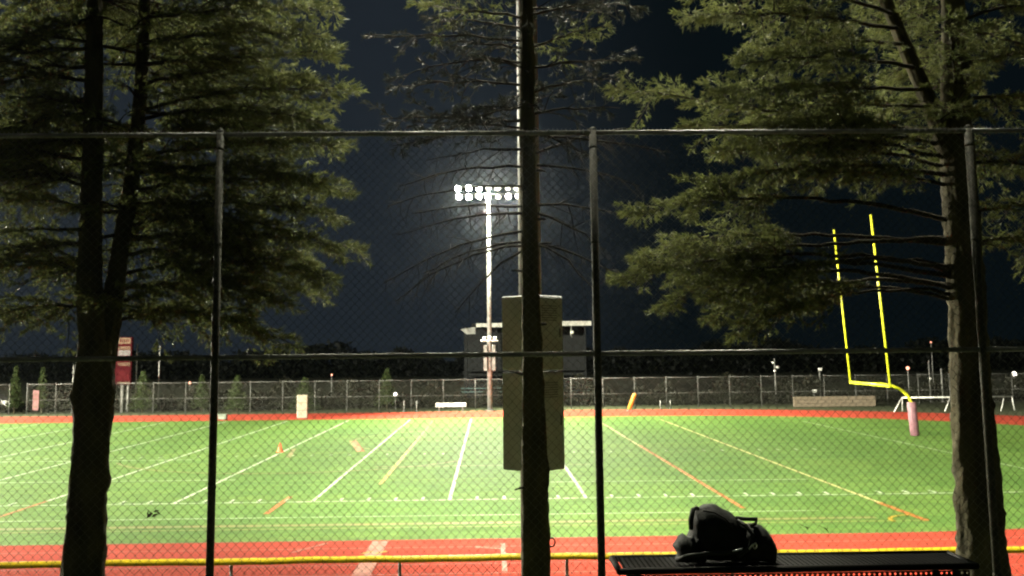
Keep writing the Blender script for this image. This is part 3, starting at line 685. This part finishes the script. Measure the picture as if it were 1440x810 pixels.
NP = (at(745, 300, 16).x-0.01, 16.0, gz(16.0))
gn = light_pole((NP[0], NP[1], NP[2]), 21.5-NP[2], 0.19, 0.13, (0, 1, 0), 'steel light pole with two stacked olive cabinets behind the slender pine')
bz0, bz1 = at(750, 657, 16).z-NP[2], at(750, 418, 16).z-NP[2]; zs_ = at(750, 521, 16).z-NP[2]
rt = Matrix.Rotation(math.radians(45), 3, 'Z'); bw = 0.665
for za, zb_, nm in ((bz0, zs_-0.012, 'lower'), (zs_+0.012, bz1, 'upper')):
    mb = MB(); mb.bbox((0.015, -0.28, (za+zb_)/2), (bw, bw, zb_-za), 0.02, rt)
    cb = mb.build('cabinet', M['cabinet'], gn)
    mb = MB(); nrm = rt @ Vector((0, -1, 0)); tg = rt @ Vector((1, 0, 0))
    for sgn in (1, -1):
        pass
    mb.bbox(Vector((0.015, -0.28, (za+zb_)/2))+nrm*(bw/2+0.006), (bw-0.08, 0.012, zb_-za-0.08), 0.005, rt); mb.build('door', M['cabinet'], cb)
    mb = MB(); mb.bbox(Vector((0.015, -0.28, (za+zb_)/2))+nrm*(bw/2+0.02)+tg*(bw/2-0.1), (0.03, 0.02, 0.14), 0.005, rt); mb.build('handle', M['pole'], cb)
    mb = MB()
    for k in range(7): mb.box(Vector((0.015, -0.28, zb_-0.16-.035*k))+nrm*(bw/2+0.015), (bw*.5, .01, .014), rt)
    mb.build('vent', M['pole'], cb)
mb = MB(); mb.tube([(0.16, -.12, 0), (0.16, -.12, bz0+.05)], 0.03, 8); mb.build('conduit', M['pole'], gn, True)
light_pole((-66, 92.5, 0), 21.0, 0.22, 0.15, (0.4, -1, 0), 'floodlight pole far along the opposite touchline')
light_pole((-66, 16.5, gz(16.5)), 21.0-gz(16.5), 0.22, 0.15, (0.4, 1, 0), 'floodlight pole far along the near touchline')

# ------------------------------------------------------------------ goalpost
gx, gy_ = 24.0, 58.9
G = thing('goalpost', (gx, gy_, 0), 'yellow american football goalpost with pink padded base', 'goalpost')
G.rotation_euler = (0, math.radians(-3.4), math.radians(-2))
mb = MB(); neck = [(0, 0, 0), (0, 0, 1.9)]
for t in np.linspace(0, 1, 14)[1:]:
    a = t*math.pi/2; neck.append((-2.05+2.05*math.cos(a), 0, 1.75+1.3*math.sin(a)))
mb.tube(neck+[(-2.25, 0, 3.05)], 0.085, 12); mb.build('gooseneck', M['goal_yellow'], G, True)
mb = MB(); mb.tube([(0, 0, 0.02), (0, 0, 0.05), (0, 0, 1.84), (0, 0, 1.88)], [0.22, 0.25, 0.25, 0.22], 16); pd = mb.build('pad', M['pad_red'], G, True)
for a in (0.7, 2.4, 4.2):
    mb = MB(); mb.box((0.252*math.cos(a), 0.252*math.sin(a), 0.95), (0.02, 0.02, 1.7)); mb.build('seam', M['pad_red'], pd)
hwid = 3.4
mb = MB(); mb.tube([(-2.25, -hwid, 3.05), (-2.25, hwid, 3.05)], 0.09, 12); mb.build('crossbar', M['goal_yellow'], G, True)
for sgn in (-1, 1):
    mb = MB(); mb.tube([(-2.25, sgn*hwid, 3.0), (-2.25, sgn*hwid, 12.25)], 0.058, 10); mb.sphere((-2.25, sgn*hwid, 12.25), 0.06, 8, 4); mb.build('upright', M['goal_yellow'], G, True)

# ------------------------------------------------------------------ bench and bag on the bank
bL, bR = at(866, 790, 7.2).x, at(1352, 786, 7.2).x
bz = at(1050, 780, 7.42).z; by0, by1 = 6.98, 7.42
B = thing('perforated_bench', ((bL+bR)/2, 7.2, gz(7.2)), 'long dark perforated metal bench in front of the fence', 'bench')
o = Vector(B.location); W = bR-bL; zt_ = bz-o.z
def holes(nx_, ny_, wx, wy, z, th, hole=0.62):
    """sheet with diamond holes: one diamond opening per cell, top, bottom and hole walls"""
    mb = MB(); cx, cy_ = wx/nx_, wy/ny_
    for i in range(nx_):
        for j in range(ny_):
            x0, y0 = -wx/2+i*cx, -wy/2+j*cy_; c = (x0+cx/2, y0+cy_/2)
            outer = [(x0, y0), (c[0], y0), (x0+cx, y0), (x0+cx, c[1]), (x0+cx, y0+cy_), (c[0], y0+cy_), (x0, y0+cy_), (x0, c[1])]
            inner = [(c[0]+hole*cx/2*a, c[1]+hole*cy_/2*b) for a, b in ((-.5, -.5), (0, -1), (.5, -.5), (1, 0), (.5, .5), (0, 1), (-.5, .5), (-1, 0))]
            V = [(x, y, z) for x, y in outer]+[(x, y, z) for x, y in inner]+[(x, y, z-th) for x, y in inner]
            mb.add(V, [(k, (k+1) % 8, 8+(k+1) % 8, 8+k) for k in range(8)]+[(8+k, 8+(k+1) % 8, 16+(k+1) % 8, 16+k) for k in range(8)])
    return mb
mb = holes(68, 12, W-0.05, by1-by0-0.05, zt_, 0.006); mb.build('seat', M['black_metal'], B)
mb = MB(); rr = 0.022; hx, hy = W/2, (by1-by0)/2
mb.tube([(-hx, -hy, zt_-.012), (hx, -hy, zt_-.012)], rr, 10); mb.tube([(-hx, hy, zt_-.012), (hx, hy, zt_-.012)], rr, 10)
mb.tube([(-hx, -hy, zt_-.012), (-hx, hy, zt_-.012)], rr, 10); mb.tube([(hx, -hy, zt_-.012), (hx, hy, zt_-.012)], rr, 10)
mb.build('seat_rim', M['black_metal'], B, True)
mb = MB(); mb2 = holes(66, 3, W-0.1, 0.10, 0, 0.005)
mb.add([(x, -hy-.004+z, zt_-0.085+y) for x, y, z in mb2.v], mb2.f); mb.build('apron', M['black_metal'], B)
for sx in (-1, 1):
    for sy in (-1, 1):
        mb = MB(); mb.tube([(sx*(hx-.12), sy*(hy-.06), zt_-.03), (sx*(hx-.10), sy*(hy-.02), zt_*.5), (sx*(hx-.08), sy*(hy+.03), -0.06)], 0.024, 8); mb.build('leg', M['black_metal'], B, True)
    mb = MB(); mb.tube([(sx*(hx-.10), -hy+.02, zt_*.5), (sx*(hx-.10), hy-.02, zt_*.5)], 0.018, 8); mb.build('stretcher', M['black_metal'], B, True)

def blob(name, outline, yc, depth, mat_, parent, origin, seed=1, layers=13, wr=0.02):
    """soft body from a silhouette in the XZ plane inflated along Y with an elliptical section and folds"""
    rg = np.random.default_rng(seed); P = np.array(outline, float); n = 72
    d = np.concatenate([[0], np.cumsum(np.linalg.norm(np.diff(np.vstack([P, P[:1]]), axis=0), axis=1))]); s = np.linspace(0, d[-1], n, endpoint=False)
    Q = np.vstack([P, P[:1]]); X = np.interp(s, d, Q[:, 0]); Z = np.interp(s, d, Q[:, 1]); cxx, czz = P[:, 0].mean(), P[:, 1].mean()
    V = []; ph = rg.uniform(0, 6.28, 6)
    for i in range(layers):
        u = -1+2*i/(layers-1); k = max(0.03, (1-abs(u)**2.6))**0.5
        for j in range(n):
            wob = 1+wr*(math.sin(7*j/n*6.28+ph[0]+3*u)+0.7*math.sin(13*j/n*6.28+ph[1]-5*u)+.5*math.sin(23*j/n*6.28+ph[2]+9*u))*(1-abs(u)*.3)
            V.append((cxx+(X[j]-cxx)*k*wob, yc+u*depth/2, czz+(Z[j]-czz)*k*wob))
    F = [(i*n+j, i*n+(j+1) % n, (i+1)*n+(j+1) % n, (i+1)*n+j) for i in range(layers-1) for j in range(n)]
    F += [tuple(range(n))[::-1], tuple((layers-1)*n+j for j in range(n))]
    mb = MB(); mb.add([Vector(v)-Vector(origin) for v in V], F); return mb.build(name, mat_, parent, True)
def bpx(zx, zy, y=7.15):                # point of the enlarged bag study to a place on the bench
    p = at(850+zx/5.333, 690+zy/5.333, y); return (p.x, p.z)
BG = thing('backpack', (at(1018, 780, 7.2).x, 7.2, bz), 'bulging black backpack slumped on the dark metal bench', 'backpack')
og = Vector(BG.location); zf = bz+0.005
def zcl(pts): return [(x, max(z, zf)) for x, z in pts]
main = zcl([bpx(*q) for q in ((620, 530), (600, 440), (640, 350), (655, 300), (650, 225), (672, 178), (712, 146), (760, 112), (802, 103), (848, 112), (900, 145), (960, 176), (1010, 212), (1080, 260), (1120, 330), (1140, 430), (1150, 530))])
blob('body', main, 7.20, 0.34, M['black_cloth'], BG, og, 1)
rt_ = zcl([bpx(*q) for q in ((960, 530), (980, 400), (1020, 300), (1080, 250), (1135, 245), (1182, 266), (1240, 330), (1276, 390), (1287, 450), (1282, 530))])
blob('side_pocket', rt_, 7.16, 0.30, M['black_cloth'], BG, og, 2)
lf_ = zcl([bpx(*q) for q in ((535, 530), (548, 480), (514, 412), (545, 357), (588, 322), (625, 345), (700, 335), (760, 420), (760, 530))])
blob('front_pocket', lf_, 7.14, 0.26, M['black_cloth'], BG, og, 3, wr=.035)
def v3(zx, zy, y): p = at(850+zx/5.333, 690+zy/5.333, y); return p-og
mb = MB()
st = [v3(650, 290, 7.1), v3(648, 220, 7.1), v3(664, 142, 7.12), v3(690, 128, 7.16), v3(716, 150, 7.2)]
mb.tube(st, [0.016, 0.018, 0.016, 0.014, 0.012], 8); mb.build('handle', M['black_web'], BG, True)
mb = MB(); mb.tube([v3(985, 205, 7.1), v3(1060, 212, 7.08), v3(1145, 214, 7.08), v3(1132, 246, 7.08), v3(1100, 262, 7.1)], [0.014, 0.013, 0.014, 0.012, 0.01], 8)
mb.tube([v3(1000, 225, 7.07), v3(1060, 262, 7.02), v3(1110, 330, 7.0), v3(1090, 430, 6.99), v3(1000, 500, 7.0)], 0.014, 8)
mb.tube([v3(540, 520, 7.05), v3(620, 490, 6.99), v3(760, 470, 6.98), v3(900, 470, 6.98), v3(1000, 455, 6.98)], 0.014, 8)
mb.build('strap', M['black_web'], BG, True)
mb = MB(); mb.tube([v3(960, 455, 6.965), v3(1030, 440, 6.965)], 0.007, 6); mb.tube([v3(1085, 440, 6.975), v3(1110, 405, 6.975), v3(1138, 390, 6.98)], 0.006, 6); mb.build('reflective_trim', M['reflector'], BG, True)
mb = MB(); mb.tube([v3(1128+14*math.cos(a), 415+18*math.sin(a), 6.985) for a in np.linspace(0, 6.283, 10)], 0.006, 6, False); mb.build('buckle', M['reflector'], BG, True)
mb = MB(); mb.tube([v3(740, 150, 7.06), v3(820, 160, 7.035), v3(910, 210, 7.035), v3(980, 300, 7.03)], 0.006, 6); mb.build('zip', M['black_web'], BG, True)

# dead leaf and twigs caught on the fence wire
def leaf_bits(name, px, py, label, cat, blades, group=None):
    p = at(px, py, FY-0.06); t = thing(name, p, label, cat, group); mb = MB()
    for (x0, z0, x1, z1, wd) in blades:
        a = Vector((x0, 0, z0))*0.0058; b = Vector((x1, 0, z1))*0.0058; d = (b-a); s = Vector((-d.z, 0.3*d.length, d.x)).normalized()*wd*0.0058
        m_ = (a+b)/2+Vector((0, -0.01, 0)); mb.add([a, m_-s, b, m_+s, m_+Vector((0, .006, 0))], [(0, 1, 4), (1, 2, 4), (2, 3, 4), (3, 0, 4)])
    mb.tube([Vector((0, 0, 0)), Vector((-0.03, .01, .02)), Vector((-.05, .035, .03))], 0.002, 4)
    mb.build('blade', M['dead_leaf'], t); return t
leaf_bits('dead_leaf', 215, 723, 'dry brown curled leaf caught on the fence wire', 'leaf', ((-8, -5, 0, 2, 2.4), (-2, -4, 7, 1, 2.0), (0, 3, 9, 5, 1.6), (5, 4, 10, -1, 1.2), (-7, -4, -6, 6, 1.2)))
leaf_bits('dead_twig', 1135, 743, 'tiny dry twig on the fence wire nearest the backpack', 'twig', ((-3, 4, 2, -3, .9), (-1, 1, 3, 1, .6)))
leaf_bits('dead_twig', 1162, 745, 'tiny slanted dry twig on the fence wire right of the other twig', 'twig', ((-4, 5, 4, -5, .9), (0, 0, 2, 3, .6)))

# ------------------------------------------------------------------ far side furniture
# scoreboard
sy_ = 95.0; s0, s1 = at(122, 507, sy_), at(186, 507, sy_); st_, sb_ = at(175, 474, sy_).z, at(175, 541, sy_).z
S = thing('scoreboard', ((s0.x+s1.x)/2, sy_, 0), 'maroon scoreboard on posts behind the forked pine', 'scoreboard'); sw = s1.x-s0.x
mb = MB(); mb.bbox((0, 0, (st_+sb_)/2), (sw, 0.4, st_-sb_), 0.05); mb.build('board', M['maroon'], S)
for x in (-sw*.35, sw*.30, sw*.42): mb = MB(); mb.tube([(x, .1, -.1), (x, .1, sb_+.05)], 0.11, 8); mb.build('post', M['galv'], S, True)
H_ = st_-sb_
for cx in (-sw*.33, 0, sw*.34):
    for (z0, z1, mm) in ((.86, .98, 'board_cream'), (.74, .80, 'board_cream'), (.50, .72, 'board_dark'), (.40, .46, 'board_cream'), (.08, .30, 'print'), (.02, .06, 'board_cream')):
        mb = MB(); mb.bbox((cx, -.215, sb_+H_*(z0+z1)/2), (sw*.26, .05, H_*(z1-z0)), .015); pn = mb.build('panel', M[mm], S)
        if mm == 'board_cream' and z1-z0 > .05:
            mb = MB()
            for k in range(5): mb.box((cx-sw*.09+k*sw*.045, -.244, sb_+H_*(z0+z1)/2), (sw*.028, .006, H_*(z1-z0)*.5))
            mb.build('lettering', M['print'], pn)
        if mm == 'board_dark':
            for k in (-1, 1):
                mb = MB(); cz = sb_+H_*(z0+z1)/2; 
                for dx, dz, ww, hh in ((0, .3, .3, .05), (0, 0, .3, .05), (0, -.3, .3, .05), (.16, .15, .05, .26), (-.16, -.15, .05, .26), (.16, -.15, .05, .26)): mb.box((cx+k*sw*.06+dx, -.244, cz+dz), (ww, .006, hh))
                mb.build('digit', M['maroon'], pn)

def far_post(px, ptop, y, label, cat='post', name='slim_pole', r=0.05, heads=(), group=None, bulb=None):
    p = at(px, 578, y); h = at(px, ptop, y).z; t = thing(name, (p.x, y, -0.02), label, cat, group)
    mb = MB(); mb.tube([(0, 0, 0), (0, 0, h)], r, 8); mb.tube([(0, 0, 0), (0, 0, .08)], r*2, 8); mb.build('pole', M['galv'], t, True)
    for (hx_, hz_, sz) in heads:
        mb = MB(); mb.tube([(0, 0, hz_), (hx_, -.05, hz_)], .03, 6); mb.bbox((hx_, -.16, hz_), (sz, sz*.8, sz*.8), .04); mb.build('lamp_head', M['white_paint'], t)
    if bulb: mb = MB(); mb.sphere((0, 0, h+bulb[1]), bulb[1], 10, 6); mb.build('bulb', M[bulb[0]], t, True)
    return t
far_post(190, 484, 96, 'thin pole beside the right edge of the scoreboard', r=.06)
far_post(222, 486, 96, 'thin bare pole second right of the scoreboard', r=.06)
far_post(101, 512, 95, 'thin pole at the left edge of the forked pine trunk', r=.06)
h1092 = at(1092, 515, 97).z
far_post(1092, 504, 97, 'thin pole carrying three small white lamp heads', 'lamp post', 'lamp_post', .06, ((-.18, h1092+.35, .26), (.2, h1092-.05, .26), (-.05, h1092-.4, .24)))
far_post(1155, 518, 97, 'thin pole with one round grey head left of the goalpost', 'lamp post', 'lamp_post', .06, ((0.02, at(1155, 519, 97).z, .34),))
far_post(1310, 506, 96, 'thin grey pole standing behind the low white goal frame', r=.05, heads=((.0, at(1310, 532, 96).z, .2),))
far_post(1327, 518, 96, 'short bright pole beside the right pine trunk', r=.09)
far_post(1280, 520, 98, 'pole topped with a glowing red light right of the goalpost', 'lamp post', 'lamp_post', .06, bulb=('bulb_red', .17))
far_post(266, 540, 99, 'post with a small glowing orange light left of the middle sapling', 'lamp post', 'lamp_post', .05, bulb=('bulb_red', .12))
far_post(556, 557, 95, 'low post with a white globe lamp behind the far fence', 'lamp post', 'lamp_post', .03, bulb=('bulb_white', .18))
far_post(466, 528, 120, 'distant post with a pinpoint warm light above the fence line', 'lamp post', 'lamp_post', .05, bulb=('bulb_red', .10))
far_post(1315, 482, 130, 'distant lamp high between the goalpost and right pine', 'lamp post', 'lamp_post', .06, bulb=('bulb_red', .10))
far_post(1430, 529, 100, 'post with a bright white lamp at the right edge', 'lamp post', 'lamp_post', .06, bulb=('bulb_white', .24))
far_post(1146, 549, 96, 'low post with a white box head beside the beige wall', 'lamp post', 'lamp_post', .05, ((.0, at(1168, 549, 96).z, .36),))
for px, lb in ((568, 'short grey post right beside the low white globe lamp'), (586, 'short grey post between the globe lamp and the white team bench'), (929, 'short grey post right of the leaning orange pad'), (943, 'second short grey post right of the leaning orange pad')):
    far_post(px, 563, 90.6, lb, 'post', 'short_post', .05, group='short posts along the far fence')

# white team bench
q = onz(634, 579); tb = thing('team_bench', (q.x, 89.6, 0), 'long white team bench on the far edge of the track', 'bench')
mb = MB(); mb.bbox((0, 0, .44), (2.6, .34, .07), .015); mb.build('seat', M['white_paint'], tb)
mb = MB(); mb.bbox((0, .2, .62), (2.6, .05, .22), .015); mb.build('backrest', M['white_paint'], tb)
for x in (-1, 1): mb = MB(); mb.bbox((x, 0, .2), (.08, .36, .42), .01); mb.bbox((x, .2, .48), (.06, .05, .3), .01); mb.build('leg', M['galv'], tb)
# tall white block
q = onz(425, 588); wbk = thing('white_block', (q.x, q.y, 0), 'tall white padded block standing on the far track', 'pad', rz=.1)
mb = MB(); mb.bbox((0, 0, .9), (.82, .5, 1.8), .05); mb.build('pad_body', M['white_pad'], wbk)
for z in (.6, 1.2): mb = MB(); mb.bbox((0, -.252, z), (.8, .02, .03), .004); mb.build('seam', M['board_cream'], wbk)
# orange leaning pad
q = onz(888, 578); op = thing('leaning_pad', (q.x, q.y, 0), 'orange cylindrical pad leaning on the far track', 'pad')
mb = MB(); d = Vector((.42, .1, 1)).normalized(); a = Vector((-.2, 0, .12)); mb.tube([a, a+d*.03, a+d*1.35, a+d*1.4], [.13, .17, .17, .13], 12); mb.build('pad_body', M['orange_pad'], op, True)
mb = MB(); mb.tube([a-d*.14, a+d*.1], .05, 8); mb.tube([(-.42, 0, .03), (.1, 0, .03)], .04, 6); mb.build('foot', M['galv'], op, True)
# grey-green box
q = onz(313, 590); gb = thing('equipment_box', (q.x, q.y, 0), 'small grey green box on the far track', 'box')
mb = MB(); mb.bbox((0, 0, .19), (.62, .42, .36), .03); mb.build('body', M['box_grey'], gb)
mb = MB(); mb.bbox((0, 0, .395), (.66, .46, .05), .02); mb.build('lid', M['box_grey'], gb)
# pylon cone on the turf
q = onz(394, 636); cn = thing('marker_cone', (q.x, q.y, .011), 'small orange marker cone on the turf', 'cone')
mb = MB(); mb.tube([(0, 0, .02), (0, 0, .03), (0, 0, .44), (0, 0, .46)], [.15, .14, .035, .02], 14); mb.build('cone_body', M['cone'], cn, True)
mb = MB(); mb.bbox((0, 0, .012), (.36, .36, .024), .008); mb.build('base', M['cone'], cn)
# pink banner tied to the far fence
q = at(50, 563, 91.8); bn = thing('pink_banner', (q.x, 91.85, q.z), 'pale pink vertical banner on the far fence at the left', 'banner')
mb = MB(); N_ = 9
mb.add([(-.26+.52*i, -.02*math.sin(j*1.1)-.03*i, .85-1.7*j/(N_-1)) for j in range(N_) for i in (0, 1)]+[(-.26+.52*i, -.02*math.sin(j*1.1)-.03*i+.012, .85-1.7*j/(N_-1)) for j in range(N_) for i in (0, 1)],
       [(2*j, 2*j+1, 2*j+3, 2*j+2) for j in range(N_-1)]+[(2*N_+2*j, 2*N_+2*j+2, 2*N_+2*j+3, 2*N_+2*j+1) for j in range(N_-1)]); mb.build('sheet', M['banner'], bn, True)
mb = MB()
for z, wd in ((.5, .3), (.1, .2), (-.55, .34)): mb.box((0, -.062, z), (wd, .012, .12))
mb.build('print', M['board_cream'], bn)
# low beige wall of blocks
wl0, wl1 = at(1116, 570, 90.5), at(1231, 570, 90.5); wl = thing('block_wall', (wl0.x, 90.5, 0), 'low beige block wall beyond the track left of the goalpost', 'wall')
blk = {}
for row in range(3):
    x = (-.3 if row % 2 else 0); L = wl1.x-wl0.x
    while x < L-.05:
        a0, a1 = max(0, x), min(L, x+.6)
        if a1-a0 > .1:
            key = round(a1-a0, 2)
            if key not in blk: mb = MB(); mb.bbox((0, 0, 0), (a1-a0-.015, .3, .285), .02); blk[key] = None; ob = mb.build('block', M['stone'], wl); blk[key] = ob.data
            else: ob = link('block', blk[key], wl)
            ob.location = ((a0+a1)/2, rng.uniform(-.015, .015), .14+row*.295)
        x += .6
# low white goal frame at the right
g0, g1 = at(1269, 575, 82), at(1424, 575, 82); SG = thing('goal_frame', (g0.x, 82, 0), 'low white goal frame with slanted braces behind the right pine', 'goal'); L = g1.x-g0.x
zt2 = at(1340, 558.5, 82).z
mb = MB(); mb.tube([(0, 0, zt2), (L, 0, zt2)], .06, 8); mb.build('crossbar', M['white_paint'], SG, True)
for x, dx, dy in ((0, -.9, -.6), (L*.44, -.75, -.6), (L*.93, -.55, -.5), (L, .15, 0), (0.05, .1, .4)):
    mb = MB(); mb.tube([(x, 0, zt2), (x+dx, dy, 0)], .045, 8); mb.build('brace', M['white_paint'], SG, True)
# parked car seen through the gateway at the left edge
cq = at(-12, 570, 99); CR = thing('parked_car', (cq.x, 99, 0), 'pale parked car with lit lamp at the left edge beyond the fence', 'car')
prof = [(-2.1, .35), (-2.15, .8), (-1.9, 1.0), (-1.1, 1.08), (-.55, 1.5), (.75, 1.52), (1.3, 1.08), (2.0, .95), (2.1, .7), (2.08, .35)]
mb = MB(); n_ = len(prof); mb.add([(x, -.85 if z < 1.2 else -.68, z) for x, z in prof]+[(x, .85 if z < 1.2 else .68, z) for x, z in prof], [tuple(range(n_)), tuple(range(2*n_-1, n_-1, -1))]+[(i, n_+i, n_+(i+1) % n_, (i+1) % n_) for i in range(n_)]); mb.build('body', M['car_paint'], CR)
mb = MB(); mb.add([(-.95, -.80, 1.1), (1.15, -.80, 1.1), (.68, -.70, 1.46), (-.5, -.70, 1.46)], [(0, 1, 2, 3)]); mb.build('window', M['glass'], CR)
for x in (-1.3, 1.3):
    for y in (-.82, .82):
        mb = MB(); mb.tube([(x, y-.1, .33), (x, y+.1, .33)], .33, 16); wh = mb.build('wheel', M['rubber'], CR, True)
        mb = MB(); mb.tube([(x, y-.12*(1 if y < 0 else -1), .33), (x, y-.09*(1 if y < 0 else -1), .33)], .2, 12); mb.build('rim', M['galv'], wh, True)
for y in (-.6, .6): mb = MB(); mb.sphere((2.08, y, .72), .12, 8, 5, (.5, 1.3, 1)); mb.build('headlight', M['headlight'], CR, True)

# grandstand with roof behind the pole
ga, gb_ = at(648, 455, 108), at(831, 455, 108); GS = thing('grandstand', ((ga.x+gb_.x)/2, 108, 0), 'dark roofed grandstand with pale fascia beyond the far fence', 'grandstand'); gw = gb_.x-ga.x
rz_ = at(740, 457, 108).z
mb = MB(); mb.bbox((.5, 2.6, rz_+.05), (gw-1.2, 6.2, .3), .04); mb.build('roof', M['stand_dark'], GS)
for x0, x1, zz0, hh in ((-gw/2+1.6, -1.2, 0, .42), (.9, gw/2, .1, .50)):
    mb = MB(); mb.bbox(((x0+x1)/2, -.55, rz_+zz0), (x1-x0, .14, hh), .03); mb.build('fascia', M['fascia'], GS)
mb = MB(); mb.add([(-gw/2, -.6, rz_-.4), (-gw/2+1.5, -.6, rz_-.15), (-gw/2+1.5, -.6, rz_-.9), (-gw/2+.6, -.6, rz_-.9), (-gw/2, -.3, rz_-.4), (-gw/2+1.5, -.3, rz_-.15), (-gw/2+1.5, -.3, rz_-.9), (-gw/2+.6, -.3, rz_-.9)], [(0, 3, 2, 1), (4, 5, 6, 7), (0, 1, 5, 4), (1, 2, 6, 5), (2, 3, 7, 6), (3, 0, 4, 7)]); mb.build('gable', M['concrete'], GS)
mb = MB(); mb.bbox((0, 5.6, rz_/2), (gw-.4, .2, rz_-.2), .02); mb.build('back_wall', M['stand_dark'], GS)
for k in range(7):
    mb = MB(); mb.bbox((0, k*.8, .5+k*.42), (gw-.8, .78, .12), .02); mb.build('seating_tier', M['stand_dark'], GS)
for k in range(5):
    mb = MB(); mb.tube([(-gw/2+.6+k*(gw-1.2)/4, .2, 0), (-gw/2+.6+k*(gw-1.2)/4, .2, rz_-.1)], .09, 8); mb.build('column', M['stand_dark'], GS, True)
for z in (1.35, 1.0): mb = MB(); mb.tube([(-gw/2, -.4, z), (gw/2, -.4, z)], .04, 6); mb.build('handrail', M['teal_rail'], GS, True)
q = at(804, 468, 107); SL = thing('spot_lamp', (q.x, 107, q.z), 'small white lamp hung under the grandstand roof', 'lamp')
mb = MB(); mb.tube([(0, .3, rz_-q.z-.1), (-.1, .1, -.2), (-.05, 0, -.4)], .05, 6); mb.build('arm', M['fascia'], SL, True)
mb = MB(); mb.bbox((.02, -.05, .05), (.32, .3, .3), .05); mb.build('lamp_head', M['white_paint'], SL)

# ------------------------------------------------------------------ saplings, shrubs, far wood
def leaf_cloud(pts, size, rg, flat=0.3):
    N = len(pts); d = unit(rg.normal(0, 1, (N, 3))); a = unit(np.cross(d, rg.normal(0, 1, (N, 3)))); s = size*rg.uniform(.6, 1.4, (N, 1))
    V = np.stack([pts-a*s*.4, pts+a*s*.4, pts+d*s], 1).reshape(-1, 3); return V, np.arange(3*N).reshape(-1, 3)
def sapling(px, ptop, wpx, y, label, seed, n=3200):
    rg = np.random.default_rng(seed); p = at(px, 577, y); h = at(px, ptop, y).z; rad = wpx/FOC*y/2
    t = thing('conifer_sapling', (p.x, y, -.02), label, 'tree', 'young conifers behind the far fence')
    mb = MB(); mb.tube([(0, 0, 0), (0, 0, h*.5), (0, 0, h*.97)], [.07, .045, .01], 7); mb.build('trunk', M['bark'], t, True)
    pts = []; k = 0
    while len(pts) < n:
        lay = rg.integers(0, 11); z0 = .12+.85*(lay/11)+rg.normal(0, .012); az = rg.uniform(0, 6.283); fr = math.sqrt(rg.random())
        rmax = rad*(1-z0)**.85*(0.75+.35*math.sin(az*5+lay*2.1)+.15*math.sin(az*9+lay)); r = rmax*fr
        pts.append((r*math.cos(az), r*math.sin(az), h*z0-.22*r+rg.normal(0, .04)+h*.06))
    V, F_ = leaf_cloud(np.array(pts), .13, rg); link('crown', np_mesh('crown', V, F_, M['needle_far']), t, 'stuff')
for i, a in enumerate([(20, 514, 26, 95.5, 'faint young conifer left of the gateway by the parked car'), (58, 516, 24, 95.5, 'faint young conifer behind the pink banner'), (200, 521, 44, 94, 'bushy young conifer just right of the scoreboard'),
                       (283, 527, 34, 95, 'young conifer partly hidden by a tall fence post'), (333, 528, 44, 93.6, 'brightest young conifer right of the tall fence post'), (428, 531, 46, 94.5, 'young conifer behind the tall white block'), (544, 518, 40, 95.5, 'dim young conifer beside the white globe lamp')]):
    sapling(*a, seed=40+i)
rg = np.random.default_rng(99); N = 26000
X = rg.uniform(-60, 62, N); hgt = 1.1+.7*np.sin(X*.9)+.5*np.sin(X*2.3+1)+.4*np.sin(X*.31); Z = rg.random(N)**.8*np.maximum(.5, hgt+.5); Y = 97.5+rg.normal(0, .8, N)+.4*np.sin(X)
V, F_ = leaf_cloud(np.stack([X, Y, Z], -1), .26, rg); tag(link('shrubbery', np_mesh('shrubbery', V, F_, M['shrub'])), 'dark low shrubs massed behind the far fence', 'shrubs', kind='stuff')
rg = np.random.default_rng(123); N = 60000
X = rg.uniform(-260, 260, N); hgt = 5.5+1.2*np.sin(X*.13)+.9*np.sin(X*.37+2)+.6*np.sin(X*.9); Z = (rg.random(N)**.8)*np.maximum(1, hgt); Y = 235+rg.normal(0, 5, N)
V, F_ = leaf_cloud(np.stack([X, Y, Z], -1), 0.95, rg); tag(link('far_wood', np_mesh('far_wood', V, F_, M['wood_far'])), 'dark wood along the horizon behind the field', 'wood', kind='stuff')

# ------------------------------------------------------------------ night air
mv = bpy.data.materials.new('night_haze'); mv.use_nodes = True; n = mv.node_tree.nodes; n.clear()
ho = n.new('ShaderNodeOutputMaterial'); pv = n.new('ShaderNodeVolumePrincipled'); pv.inputs['Density'].default_value = 0.00005
pv.inputs['Color'].default_value = (0.78, 0.88, 1.0, 1); pv.inputs['Anisotropy'].default_value = 0.955
mv.node_tree.links.new(pv.outputs['Volume'], ho.inputs['Volume'])
mb = MB(); mb.box((0, 0, 12), (1240, 1240, 26.2)); hz = mb.build('haze', mv, kind='stuff'); hz['label'] = 'thin night haze in the floodlit air'

0 and print('TRIS', sum(len(o.data.polygons) for o in bpy.data.objects if o.type=='MESH' and o.name.startswith('needles')), sum(len(m.polygons) for m in bpy.data.meshes))
